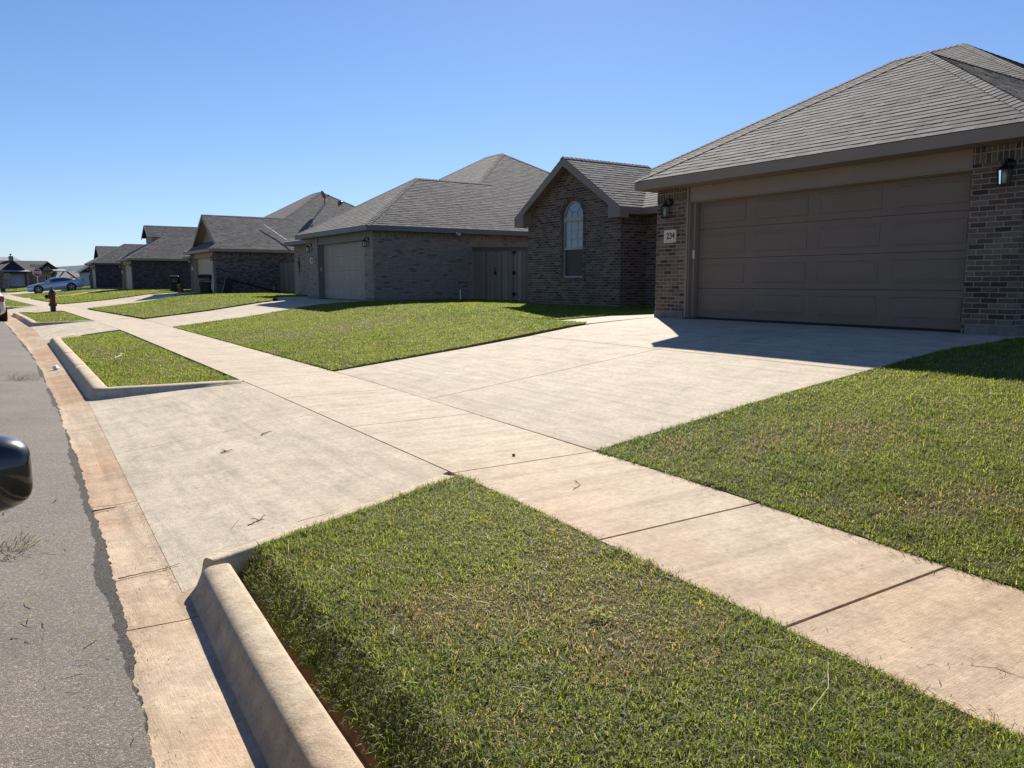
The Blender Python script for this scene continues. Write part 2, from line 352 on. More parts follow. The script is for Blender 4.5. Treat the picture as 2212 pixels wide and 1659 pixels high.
# entry walks
mb = MB(); sheet(mb, [(8.78, 10.93), (10.62, 11.01), (10.62, 11.9), (9.0, 12.0)]); sheet(mb, [(10.63, 11.01), (14.2, 11.01), (14.2, 11.9), (10.63, 11.9)]); struct(mb, 'path', M['conc'])
mb = MB(); sheet(mb, [(9.25, 29.8), (10.6, 31.6), (10.7, 34.9), (10.2, 34.9)]); sheet(mb, [(10.62, 31.6), (12.1, 31.6), (12.1, 34.9), (10.72, 34.9)]); struct(mb, 'path', M['conc'])
# aprons
def apron(q, n=2): mb = MB(); slabs(mb, q, 1, n, .006, fn=zap); return struct(mb, 'driveway', M['conc'])
apron([(.655, 3.86), (2.59, 4.74), (2.58, 10.07), (.875, 10.80)])
apron([(.96, 22.0), (2.65, 22.3), (2.59, 27.4), (.90, 28.4)])
apron([(.60, 38.5), (2.39, 37.9), (1.82, 46.0), (.35, 45.2)])
apron([(-.1, 62.3), (.93, 62.1), (.6, 70), (-.6, 70)])
# gutter with joints
GB = [(.62, -4), (.60, 2.3), (.66, 3.8), (.75, 6.6), (.87, 9.5), (.92, 10.8), (.96, 15.7), (1.02, 21.5), (.92, 26), (.86, 28.9), (.73, 34.4), (.54, 40.6), (.2, 50), (-.3, 65), (-1.5, 84), (-3, 100)]
AE = [(.25, -4), (.30, 2.4), (.33, 3.2), (.36, 4.1), (.40, 5.1), (.49, 8.1), (.53, 11.4), (.56, 16.9), (.46, 23), (.27, 32.4), (.1, 38), (-.4, 60), (-1.9, 84), (-3.5, 100)]
mb = MB(); gy = [-4, -2.4, .8, 3.55, 5.7, 8.6, 10.9] + list(np.arange(13.5, 100, 3.05))
for y0, y1 in zip(gy[:-1], gy[1:]):
    a0_, b0_ = s_at(AE, y0), s_at(GB, y0); a1_, b1_ = s_at(AE, y1), s_at(GB, y1)
    sheet(mb, [(a0_[0]-.16, y0+.005), (b0_[0]+.07, y0+.005), (b1_[0]+.07, y1-.005), (a1_[0]-.16, y1-.005)], -.002, na=5, fn=zap)
struct(mb, 'gutter', M['gutter'])
# ragged asphalt edge
def rag(y, s_, amp, off):
    r_ = 0
    for k, f_ in enumerate((1.3, 3.7, 9.1, 21, 43)): r_ += math.sin(y * f_ + off * (k + 1) * 2.3 + 1.7 * math.sin(y * f_ * .37 + k)) * amp / (1 + k * .8)
    return r_
def ragged(mb, fx_left, fx_right, off, thick, zoff):
    ys_ = []; y = -4
    while y < 100: ys_.append(y); y += .02 if -0.5 < y < 8 else (.06 if 0 < y < 25 else 1.0)
    L = [(fx_left(y), y) for y in ys_]; Rr = [(fx_right(y) + random.uniform(-.006, .006), y) for y in ys_]
    vs = []; 
    for l, r_ in zip(L, Rr):
        xs_ = [l[0], *( [-4] if l[0] < -5 else []), *([r_[0] - .5] if l[0] < -5 else []), r_[0]]
        for x in xs_: vs.append((x, l[1], zf(x, l[1]) + zoff))
        vs.append((r_[0] + thick, l[1], zf(r_[0], l[1]) + zoff - .02))
    n_ = len(vs) // len(ys_)
    mb.add(vs, [(j*n_+i, j*n_+i+1, (j+1)*n_+i+1, (j+1)*n_+i) for j in range(len(ys_)-1) for i in range(n_-1)])
ae = lambda y: s_at(AE, y)[0]
mb = MB(); ragged(mb, lambda y: ae(y) - .12, lambda y: ae(y) + .022 + rag(y, 1, .014, .3), 0, .004, .006); struct(mb, 'road', M['asphalt_dark'], 'dark crumbled strip along the asphalt edge, crack shade put into its colour')
mb = MB(); ragged(mb, lambda y: -8.0 + float(cshift(y)), lambda y: ae(y) - .010 + rag(y, 1, .012, 1.3) - .03 * max(0, math.sin(y * 1.9)) ** 6, 0, .003, .016); struct(mb, 'road', M['asphalt'], 'worn grey asphalt carriageway')
# crossing street far ahead
mb = MB(); mb.box(-60, 101, -1.6, 60, 109, -1.215); struct(mb, 'road', M['asphalt'], 'crossing street beyond the car')

# curbs: rolled profile swept along a path (grass side on the left of travel = +X side)
def curb(path, taper0, taper1, ws=1.0, mat='curb', drop=0, joints=True):
    """path of 2D points, travelling so that the street lies to the right"""
    P = []
    for i, p in enumerate(path):                       # densify + round corners
        if 0 < i < len(path) - 1:
            a_, b_, c_ = Vector(path[i-1]), Vector(p), Vector(path[i+1]); r_ = .07
            u, v = (a_-b_).normalized(), (c_-b_).normalized()
            if u.dot(v) > -.97:
                for t in (0, .2, .4, .6, .8, 1): P.append((b_ + u*r_)*(1-t)**2 + b_*2*t*(1-t) + (b_ + v*r_)*t*t)
            else: P.append(b_)
        else: P.append(Vector(p))
    Q = [P[0]]; GRV = set()
    for a_, b_ in zip(P[:-1], P[1:]):
        n = max(1, int((b_-a_).length / .22))
        for k in range(1, n+1):
            q_ = a_.lerp(b_, k / n); dd = (b_ - a_).normalized()
            if joints and (b_-a_).length > 1 and k % 14 == 6 and k < n:
                Q.append(q_ - dd*.006); GRV.add(len(Q)); Q.append(q_); Q.append(q_ + dd*.006)
            else: Q.append(q_)
    prof = [(a_*ws, b_) for a_, b_ in [(-.01, -.12), (0, .90), (.012, .98), (.03, 1.0), (.09, 1.0), (.122, .975), (.147, .90), (.165, .76), (.178, .56), (.192, .34), (.212, .14), (.235, .03), (.24, -.12)]]
    tot = sum((b_-a_).length for a_, b_ in zip(Q[:-1], Q[1:])); d = 0; rings = []
    for i, p in enumerate(Q):
        if i: d += (p - Q[i-1]).length
        t = (Q[min(i+1, len(Q)-1)] - Q[max(i-1, 0)]).normalized(); nrm = Vector((t.y, -t.x))
        foot = p + nrm * .24 * ws; zb = zap(foot.x, foot.y) if foot.x > -3 else -1.49
        sh = float(cshift(p.y)); zt = zf(max(p.x, 1.12 + sh), p.y) + .012 - drop if p.x > -5 else -1.31
        if taper0 and d < .25: zt = min(zt, zb + .02 + (zt - zb) * d / .25)
        if taper1 and tot - d < .25: zt = min(zt, zb + .02 + (zt - zb) * (tot - d) / .25)
        ring = []; jit = random.uniform(-.0012, .0012) - (.006 if i in GRV else 0)
        for o_, hh in prof:
            q_ = p + nrm * o_; ring.append((q_.x + random.uniform(-.001, .001), q_.y, (zb - .1 if hh < 0 else zb + (zt - zb) * hh) + jit))
        rings.append(ring)
    mb = MB(); n = len(prof); vs = [v for r_ in rings for v in r_]
    mb.add(vs, [(i*n+k, (i+1)*n+k, (i+1)*n+k+1, i*n+k+1) for i in range(len(rings)-1) for k in range(n-1)])
    mb.add(rings[0], [tuple(range(n))]); mb.add(rings[-1], [tuple(range(n))[::-1]])
    return struct(mb, 'curb', M[mat], smooth=True)
GBx = lambda y: s_at(GB, y)[0]
# path gives the grass-side line of the curb
curb([(.785, -4), (.785, 1.9), (.815, 2.7), (.87, 3.80)][::-1], 0, 0, .82, drop=.03, joints=False)
curb([(.80, 3.83), (.88, 3.86), (1.0, 3.91), (2.57, 4.60)][::-1], 0, 0, .58, 'curb', .014, False)
curb([(2.62, 10.22), (1.12, 10.88), (1.17, 15.3), (1.22, 21.0), (1.75, 21.9)][::-1], .9, 1.55)
curb([(2.6, 27.62), (1.12, 28.6), (.95, 34.4), (.80, 37.9), (1.4, 37.75)][::-1], .9, 1.5)
curb([(1.7, 46.2), (.68, 45.7), (.42, 50), (0.0, 61.5), (.6, 61.9)][::-1], .9, 1.1)
curb([(-8.45, -4), (-8.45, 100)], 0, 0)

# ------------------------------------------------------------------ lawns
def vnoise(x, y, s_, seed):
    x = x / s_ + seed * 17.3; y = y / s_ - seed * 9.1
    xi = np.floor(x).astype(int); yi = np.floor(y).astype(int); xf = x - xi; yf = y - yi
    h = lambda a_, b_: (np.sin(a_ * 127.1 + b_ * 311.7 + seed * 74.7) * 43758.5453) % 1
    u = xf*xf*(3-2*xf); v = yf*yf*(3-2*yf)
    return (h(xi, yi)*(1-u) + h(xi+1, yi)*u)*(1-v) + (h(xi, yi+1)*(1-u) + h(xi+1, yi+1)*u)*v
def fb(x, y, s_, seed): return .5*vnoise(x, y, s_, seed) + .3*vnoise(x, y, s_*.45, seed+1) + .2*vnoise(x, y, s_*.2, seed+2)
def tri_area(q): return .5 * abs((q[1][0]-q[0][0])*(q[2][1]-q[0][1]) - (q[2][0]-q[0][0])*(q[1][1]-q[0][1])) + .5 * abs((q[2][0]-q[0][0])*(q[3][1]-q[0][1]) - (q[3][0]-q[0][0])*(q[2][1]-q[0][1]))
zgx = np.array(XP); 
def zf_np(X, Y):
    s_ = zs(Y); g = -1.49 + .002 * np.clip(Y, 0, 60); x = X - cshift(Y)
    tab = np.stack([s_+.1, s_, g+.17, g+.03, g+.10, g+.02, g, g+.01, g+.15, s_, s_, 0*s_-1.02, 0*s_-.75, 0*s_-.67, 0*s_-.63, 0*s_-.6], 1)
    i = np.clip(np.searchsorted(zgx, x) - 1, 0, len(zgx) - 2); f_ = np.clip((x - zgx[i]) / (zgx[i+1] - zgx[i]), 0, 1); r_ = np.arange(len(x))
    return tab[r_, i] * (1 - f_) + tab[r_, i+1] * f_
# worn, paler places in the turf: x, y, radius x, radius y, strength
WORN = [(1.75, 2.2, .38, .40, .26), (1.35, 2.75, .25, .35, .16), (1.15, 1.9, .25, .3, .16), (1.5, 3.6, .3, .25, .14), (4.35, 4.3, .5, .22, .28), (5.6, 3.4, .7, .35, .18), (4.6, 2.4, .5, .3, .18), (6.3, 15.5, 1.8, 2.6, .20), (8.5, 19.5, 2, 2.2, .18), (1.8, 15.5, .5, 2.2, .14), (5.2, 33, 1.2, 3, .10)]
def lawn(quads, kmax, label, lift=.0, bare=0.0, soilh=-.03, dull=0.0):
    mb = MB()
    for q in quads: sheet(mb, q, soilh, .15)
    so_ = struct(mb, 'lawn_soil', M['soil'], 'soil under ' + label)
    PX = []; PY = []; EDGE = []
    for q in quads:
        A_ = tri_area(q); n = int(A_ * kmax * (1.0 if q[0][1] < 5 else .8 if q[0][1] < 25 else .35))
        a_ = RNG.random(n); b_ = RNG.random(n)
        # extra blades crowding the edges
        x = ((q[0][0]*(1-a_) + q[1][0]*a_)*(1-b_) + (q[3][0]*(1-a_) + q[2][0]*a_)*b_); y = ((q[0][1]*(1-a_) + q[1][1]*a_)*(1-b_) + (q[3][1]*(1-a_) + q[2][1]*a_)*b_)
        d = np.hypot(x, y); dens = np.clip((3.2 / np.maximum(d, 3.2)) ** 1.15, .02, 1)
        az = np.degrees(np.arctan2(x, y)); dens = np.where((az < -3) | (az > 72), dens * .25, dens)
        keep = RNG.random(n) < dens
        PX.append(x[keep]); PY.append(y[keep])
        for e0, e1 in zip(q, q[1:] + q[:1]):       # ragged, taller fringe along the borders
            L_ = math.dist(e0, e1); n = int(L_ * 1500); t = RNG.random(n); tx, ty = (e1[0]-e0[0])/L_, (e1[1]-e0[1])/L_
            ex_, ey_ = e0[0] + (e1[0]-e0[0])*t, e0[1] + (e1[1]-e0[1])*t; off = RNG.normal(-.012, .016, n) + .035 * (fb(ex_*1.0, ey_*1.0, .16, 77) - .5)
            d = np.hypot(ex_, ey_); keep = (RNG.random(n) < np.clip((3.2 / np.maximum(d, 3.2)) ** 1.1, .02, 1)) & (fb(ex_, ey_, .12, 91) > .36)
            PX.append((ex_ + ty*off)[keep]); PY.append((ey_ - tx*off)[keep]); EDGE.append(sum(map(len, PX)))
    x = np.concatenate(PX); y = np.concatenate(PY); n = len(x)
    # clump: pull blades toward clump centres
    cx = np.round(x / .035) * .035 + (vnoise(x, y, .05, 3) - .5) * .03; cy = np.round(y / .035) * .035
    pull = .35; x2 = x + (cx - x) * pull + RNG.normal(0, .011, n); y2 = y + (cy - y) * pull + RNG.normal(0, .011, n); x, y = x2, y2
    dry = fb(x, y, 1.1, 5) + sum(a_ * np.exp(-(((x - px_) / rx) ** 2 + ((y - py_) / ry) ** 2)) * (.5 + fb(x, y, .25, 83)) for px_, py_, rx, ry, a_ in WORN); patch = fb(x, y, .35, 11); lush = fb(x, y, 2.2, 23); bareN = fb(x, y, .8, 31)
    keep = (RNG.random(n) > np.clip((dry - .62) * 2.5 + bare, 0, .6)) & (RNG.random(n) > np.clip((patch - .64) * 3, 0, .5)) & (RNG.random(n) > np.clip((fb(x, y, .07, 71) - .60) * 4, 0, .5))
    x, y, dry, patch, lush = x[keep], y[keep], dry[keep], patch[keep], lush[keep]; n = len(x)
    d = np.hypot(x, y); z = zf_np(x, y) + soilh
    wdt = np.maximum(.0019, d * .00030) * RNG.uniform(.7, 1.4, n)
    hgt = fb(x, y, .22, 41); hgt_lo = fb(x + 3.3, y, .42, 53); ln = RNG.gamma(5, .0052, n) * (.18 + .75 * lush + 1.7 * np.clip(hgt - .33, 0, 1) ** 1.1) * (1.0 - .5 * np.clip(dry - .45, 0, 1)) + lift + .010; ln *= np.clip(1.25 - d / 30, .6, 1)
    ln = np.clip(ln, .015, .11)
    wdt *= (1 - .22 * dull * (d < 7)); ang = RNG.uniform(0, 2*np.pi, n); lean = RNG.beta(2.4, 1.4, n) * 1.62; flat = RNG.random(n) < (.30 * dull + .12); lean = np.where(flat, 1.5 + RNG.uniform(-.1, .25, n), lean); ln = np.where(flat, ln * 1.25, ln * (1 - .18 * dull)); face = ang + np.pi/2 + RNG.normal(0, .5, n)
    dx, dy = np.cos(ang), np.sin(ang); wx, wy = np.cos(face) * wdt, np.sin(face) * wdt
    b0 = np.stack([x - wx, y - wy, z], 1); b1 = np.stack([x + wx, y + wy, z], 1)
    m1 = ln * .55; hx = np.sin(lean * .55) * m1; hz = np.cos(lean * .55) * m1
    c0 = np.stack([x + dx*hx - wx*.8, y + dy*hx - wy*.8, z + hz], 1); c1 = np.stack([x + dx*hx + wx*.8, y + dy*hx + wy*.8, z + hz], 1)
    m2 = ln * .45; tx = hx + np.sin(lean * 1.25) * m2; tz = hz + np.cos(lean * 1.25) * m2
    t0 = np.stack([x + dx*tx, y + dy*tx, z + tz], 1)
    V = np.stack([b0, b1, c1, c0, t0], 1).reshape(-1, 3)
    me = bpy.data.meshes.new('grass'); me.vertices.add(n * 5); me.vertices.foreach_set('co', V.ravel())
    base = np.arange(n)[:, None] * 5
    loops = np.concatenate([base + np.array([0, 1, 2, 3]), base + np.array([3, 2, 4])], 1).ravel()
    me.loops.add(n * 7); me.loops.foreach_set('vertex_index', loops.astype(np.int32))
    me.polygons.add(n * 2); st = (np.arange(n)[:, None] * 7 + np.array([0, 4])).ravel(); me.polygons.foreach_set('loop_start', st.astype(np.int32))
    me.update(calc_edges=True)
    g = np.array([.115, .168, .026]); g2 = np.array([.22, .262, .048]); g3 = np.array([.06, .118, .02]); straw = np.array([.34, .28, .16]); brn = np.array([.15, .11, .06])
    r_ = RNG.random(n)[:, None]; col = g * (1 - r_) + g2 * r_
    if dull:
        gd = np.array([.13, .165, .032]); gd2 = np.array([.26, .275, .075]); col = col * (1 - dull) + (gd * (1 - r_) + gd2 * r_) * dull
        straw = straw * (1 - dull) + np.array([.36, .315, .205]) * dull; brn = brn * (1 - dull) + np.array([.13, .09, .055]) * dull
    k = np.clip((.5 * lush + .5 * hgt)[:, None] * 3.0 - 1.1, 0, 1) * .7; col = col * (1 - k) + g3 * k
    ps = np.clip(.10 + (dry - .52) * 2.4, .04, .7) * np.clip(1.15 - d / 22, .35, 1); ps = np.clip(ps + dull * (.06 + .9 * np.clip(hgt_lo - .50, 0, 1)), 0, .8); isdry = RNG.random(n) < ps; mix_ = RNG.random(n)[:, None]
    col = np.where(isdry[:, None], straw * mix_ + brn * (1 - mix_), col)
    col *= RNG.uniform(.72, 1.4, (n, 1)); col *= (.82 + .5 * fb(x + 1.7, y, .09, 61))[:, None]
    cv = np.ones((n, 5, 4), np.float32); cv[:, :, :3] = col[:, None, :]
    at = me.color_attributes.new('Col', 'FLOAT_COLOR', 'POINT'); at.data.foreach_set('color', cv.ravel())
    me.materials.append(M['grass']); o = bpy.data.objects.new('grass', me); sc.collection.objects.link(o); o['kind'] = 'stuff'; o['label'] = label; o['category'] = 'grass'
    return n
tot = 0
KN = 19000
tot += lawn([[(.865, -2.5), (2.592, -2.5), (2.592, 4.60), (.93, 3.86)]], KN, 'grass strip between the near curb and sidewalk', .002, soilh=-.004, dull=.5)
tot += lawn([[(3.885, -2.5), (10.4, -2.5), (10.45, 4.45), (3.885, 4.67)], [(10.4, -2.5), (14.0, -2.5), (14.0, 4.3), (10.45, 4.3)]], KN, 'lawn at right in front of the nearest house', .002, soilh=.0, dull=.4)
tot += lawn([[(1.17, 10.95), (2.575, 10.22), (2.63, 22.1), (1.27, 20.9)]], KN, 'grass strip beyond the first driveway apron', .006)
tot += lawn([[(3.94, 10.53), (8.8, 10.95), (9.3, 24.7), (3.965, 22.45)], [(9.02, 12.03), (13.25, 12.0), (13.25, 19.3), (9.1, 19.3)], [(9.1, 19.31), (14.5, 19.31), (14.5, 24.55), (9.3, 24.7)], [(13.25, 12.0), (14.15, 12.0), (14.15, 15.15), (13.25, 15.15)]], KN, 'lawn between the first and second driveways', .006, soilh=.012)
tot += lawn([[(4.0, 27.45), (8.6, 29.5), (6.4, 41.25), (3.43, 39.0)], [(8.62, 29.5), (10.6, 34.95), (9.4, 46.2), (6.42, 41.27)], [(10.62, 34.95), (14, 34.95), (14, 46.6), (9.42, 46.3)]], KN, 'lawn between the second and third driveways', .012, soilh=.04)
tot += lawn([[(1.1, 28.5), (2.57, 27.65), (2.39, 37.7), (.86, 37.85)]], KN, 'grass strip around the fire hydrant', .012)
tot += lawn([[(3.02, 47.95), (9.4, 52.5), (8.7, 72.5), (2.12, 62.8)], [(9.4, 53.4), (14, 53.4), (14, 69), (8.7, 69)]], KN, 'lawn between the third and fourth driveways', .015, soilh=.04)
tot += lawn([[(.7, 46), (1.75, 46.3), (.93, 61.8), (.2, 61.6)], [(-.4, 70.2), (.35, 70.2), (-.7, 84), (-1.3, 84)]], KN, 'grass strip by the white parked car', .015)
tot += lawn([[(1.75, 65.5), (8.9, 76.9), (8.4, 83.9), (1.3, 83.9)], [(2.8, 92), (9, 91.7), (9, 96.9), (4.3, 96.8)]], KN, 'lawn beside the silver coupe', .015)
tot += lawn([[(-30, 110), (40, 110), (40, 139), (-30, 139)], [(-14, 99), (-4.5, 99), (-2, 86), (-9.5, 84)]], KN * .5, 'lawn across the crossing street', .015)
print('blades', tot)
# red dirt strip behind the near curb
mb = MB(); sheet(mb, [(.765, -2.5), (.93, -2.5), (.97, 3.7), (.85, 3.75)], -.05, .05, na=2); struct(mb, 'dirt_strip', M['dirt'])

# ------------------------------------------------------------------ house kit
def lerp(a_, b_, t): return a_ + (b_ - a_) * t
def roof_face(mb, poly, pal, ex=.145, thick=.0065):
    """cover a planar polygon with real overlapping shingle courses; bottom edge horizontal"""
    P = [Vector(p) for p in poly]; n = (P[1]-P[0]).cross(P[2]-P[0]).normalized()
    if n.z < 0: n = -n
    hdir = Vector((0, 0, 1)).cross(n).normalized(); z0 = min(p.z for p in P); z1 = max(p.z for p in P)
    org = P[0]; dz = ex * math.hypot(n.x, n.y); nc = max(1, int(math.ceil((z1 - z0) / dz - 1e-6)))
    def seg(z):
        us = []
        for a_, b_ in zip(P, P[1:] + P[:1]):
            if abs(a_.z - b_.z) < 1e-7:
                if abs(a_.z - z) < 1e-6: us += [(a_ - org).dot(hdir), (b_ - org).dot(hdir)]
                continue
            t = (z - a_.z) / (b_.z - a_.z)
            if -1e-6 <= t <= 1 + 1e-6: us.append((a_.lerp(b_, t) - org).dot(hdir))
        return (min(us), max(us)) if us else None
    up = hdir.cross(n); up = up if up.z > 0 else -up
    def pt(u, z): return org + hdir * u + up * ((z - org.z) / up.z)
    mb.add([tuple(p - n*.004) for p in P], [tuple(range(len(P)))], (.03, .028, .025))
    for k in range(nc):
        za = z0 + k * dz; zb = min(z0 + (k + 1) * dz, z1 - 1e-5)
        A, B = seg(za + 1e-5), seg(zb)
        if not A or not B: continue
        lo, hi = max(A[0], B[0]), min(A[1], B[1]); cuts = [lo]
        if hi > lo:
            u = lo + random.uniform(.05, .3)
            while u < hi - .05: cuts.append(u); u += random.choice((.10, .14, .18, .24, .30)) * random.uniform(.9, 1.1)
            cuts.append(hi)
        segs = []
        if A[0] < lo - 1e-4 or B[0] < lo - 1e-4: segs.append((A[0], lo, lo, B[0]))
        segs += [(a_, b_, b_, a_) for a_, b_ in zip(cuts[:-1], cuts[1:])]
        if A[1] > hi + 1e-4 or B[1] > hi + 1e-4: segs.append((hi, A[1], B[1], hi))
        high = False
        for (a0_, a1_, b1_, b0_) in segs:
            high = random.random() < .5
            t0 = thick * (1.35 if high else 1.0) * random.uniform(.92, 1.08); drop = -.003 if high else .0
            c = random.choice(pal); f_ = random.uniform(.82, 1.18) * (1.0 if high else .92); c = tuple(x * f_ for x in c)
            q0, q1, q2, q3 = pt(a0_, za + drop) + n*t0, pt(a1_, za + drop) + n*t0, pt(b1_, zb) + n*.001, pt(b0_, zb) + n*.001
            g0, g1 = pt(a0_, za + drop) - n*.003, pt(a1_, za + drop) - n*.003
            mb.add([q0, q1, q2, q3, g0, g1], [(0, 1, 2, 3)], c); mb.add([q0, q1, q2, q3, g0, g1], [(4, 5, 1, 0), (4, 0, 3), (1, 5, 2)], (.06, .055, .05))
def caps(mb, a_, b_, n1, n2, pal, w_=.13, ex=.145):
    """folded cap shingles along a hip or ridge from a (low) to b (high)"""
    a_ = Vector(a_); b_ = Vector(b_); h = (b_ - a_).normalized(); L = (b_ - a_).length
    def side(nn):
        s_ = nn.cross(h).normalized(); 
        if s_.z > 0: s_ = -s_
        return s_
    n1, n2 = Vector(n1).normalized(), Vector(n2).normalized(); s1, s2 = side(n1), side(n2)
    if s1.dot(s2) > .98: s2 = -s1 if abs(s1.z) < .01 else s2
    upv = (n1 + n2).normalized(); k = 0; d = 0
    while d < L - .02:
        e = min(d + ex * 1.15, L); p = a_ + h*d + upv*.018; q = a_ + h*e + upv*.010
        c = random.choice(pal); f_ = random.uniform(.85, 1.2); c = tuple(x*f_*1.05 for x in c); w0 = w_
        vs = [p, p + s1*w0, q + s1*w0, q, p + s2*w0, q + s2*w0, p - upv*.022, p + s1*w0 - upv*.018, p + s2*w0 - upv*.018]
        mb.add(vs, [(0, 1, 2, 3), (4, 0, 3, 5), (6, 7, 1, 0), (8, 6, 0, 4)], c); d += ex
def fnormal(p): P = [Vector(x) for x in p]; n = (P[1]-P[0]).cross(P[2]-P[0]).normalized(); return n if n.z > 0 else -n
PAL_TAUPE = [(.185, .168, .148), (.16, .147, .13), (.21, .19, .168), (.13, .12, .108), (.175, .16, .145)]
PAL_GREY = [(.20, .182, .165), (.17, .158, .145), (.225, .205, .185), (.14, .13, .12), (.185, .168, .152)]
PAL_BLACK = [(.035, .036, .042), (.045, .046, .05), (.03, .031, .036)]
def fascia_board(mb, a_, b_, ze, inward, h=.165):
    """board under the roof edge from a to b (2D); inward = 2D unit vector toward the house"""
    ax, ay = a_; bx_, by_ = b_; ix, iy = inward; t = .028
    vs = [(ax, ay), (bx_, by_), (bx_ + ix*t, by_ + iy*t), (ax + ix*t, ay + iy*t)]
    mb.add([(x, y, ze - h) for x, y in vs] + [(x, y, ze - .006) for x, y in vs], [(3,2,1,0),(4,5,6,7),(0,1,5,4),(1,2,6,5),(2,3,7,6),(3,0,4,7)])
def hip_block(parent, x0, x1, y0, y1, ze, p, pal, front='hip', back='hip', axis='y', name='roof', xcut=None, capskip=0):
    """hip roof over a rectangle of eaves. axis: ridge direction. front/back: how its two ends finish ('hip' or 'flat' = runs on into another roof)"""
    rb, cb = MB(), MB()
    if axis == 'y':
        h = (x1 - x0) / 2; xm = (x0 + x1) / 2; zr = ze + h * p; ya = y0 + (h if front == 'hip' else 0); yb = y1 - (h if back == 'hip' else 0)
        A, B = (xm, ya, zr), (xm, yb, zr)
        f1 = [(x0, y0, ze), (x0, y1, ze), B, A]; f2 = [(x1, y1, ze), (x1, y0, ze), A, B]
        faces = [f1, f2]
        if front == 'hip': faces.append([(x1, y0, ze), (x0, y0, ze), A])
        if back == 'hip': faces.append([(x0, y1, ze), (x1, y1, ze), B])
        for f in faces: roof_face(rb, f, pal)
        if front == 'hip': caps(cb, (x0 + capskip, y0 + capskip, ze + capskip*p), A, fnormal(f1), fnormal(faces[2]), pal); caps(cb, (x1, y0, ze), A, fnormal(f2), fnormal(faces[2]), pal)
        if back == 'hip': caps(cb, (x0, y1, ze), B, fnormal(f1), fnormal(faces[-1]), pal); caps(cb, (x1, y1, ze), B, fnormal(f2), fnormal(faces[-1]), pal)
        caps(cb, A, B, fnormal(f1), fnormal(f2), pal)
    else:
        h = (y1 - y0) / 2; ym = (y0 + y1) / 2; zr = ze + h * p; xa = x0 + (h if front == 'hip' else 0); xb = x1 - (h if back == 'hip' else 0)
        A, B = (xa, ym, zr), (xb, ym, zr)
        f1 = [(x1, y0, ze), (x0, y0, ze), A, B] if xcut is None else [(xcut, y0, ze), (x0, y0, ze), A, (xcut + h, ym, zr)]; f2 = [(x0, y1, ze), (x1, y1, ze), B, A]; faces = [f1, f2]
        if front == 'hip': faces.append([(x0, y0, ze), (x0, y1, ze), A])
        if back == 'hip': faces.append([(x1, y1, ze), (x1, y0, ze), B])
        for f in faces: roof_face(rb, f, pal)
        if front == 'hip': caps(cb, (x0, y0, ze), A, fnormal(f1), fnormal(faces[2]), pal); caps(cb, (x0, y1, ze), A, fnormal(f2), fnormal(faces[2]), pal)
        if back == 'hip': caps(cb, (x1, y0, ze), B, fnormal(f1), fnormal(faces[-1]), pal); caps(cb, (x1, y1, ze), B, fnormal(f2), fnormal(faces[-1]), pal)
        caps(cb, A, B, fnormal(f1), fnormal(f2), pal)
    r_ = rb.build(name, M['shingle'], parent); cb.build('ridge_cap', M['shingle'], r_)
    return r_
def soffit(mb, x0, y0, x1, y1, z): mb.box(x0, y0, z, x1, y1, z + .012)
def garage_door(parent, x, y0, y1, z0, z1, rows, cols, m, opener=True):
    """raised panel sectional door in the plane X=x facing -X"""
    mb = MB(); H = (z1 - z0) / rows; Wd = (y1 - y0)
    for r_ in range(rows):
        za, zb = z0 + r_*H + .003, z0 + (r_+1)*H - .003
        mb.box(x, y0, za, x + .045, y1, zb)
        cw = Wd / cols
        for c in range(cols):
            m_ = min(.115, cw * .17); ya, yb = y0 + c*cw + m_, y0 + (c+1)*cw - m_; zc, zd = za + .10, zb - .10
            def ring(d, xx): return [(xx, ya+d, zc+d), (xx, yb-d, zc+d), (xx, yb-d, zd-d), (xx, ya+d, zd-d)]
            rs = [ring(-.004, x - .0005), ring(.0, x - .0045), ring(.014, x + .0) , ring(.022, x - .001), ring(.05, x - .0065)]
            rs = [[(a_ - .002, b_, c_) for a_, b_, c_ in rr] for rr in rs]
            mb.loft([rr[::-1] for rr in rs], cap=False); mb.add(rs[-1], [(3, 2, 1, 0)])
    o = mb.build('garage_door', m, parent)
    MB().box(x - .006, y0, z0 - .03, x + .03, y1, z0 + .004).build('rubber_seal', M['black'], o)
    return o
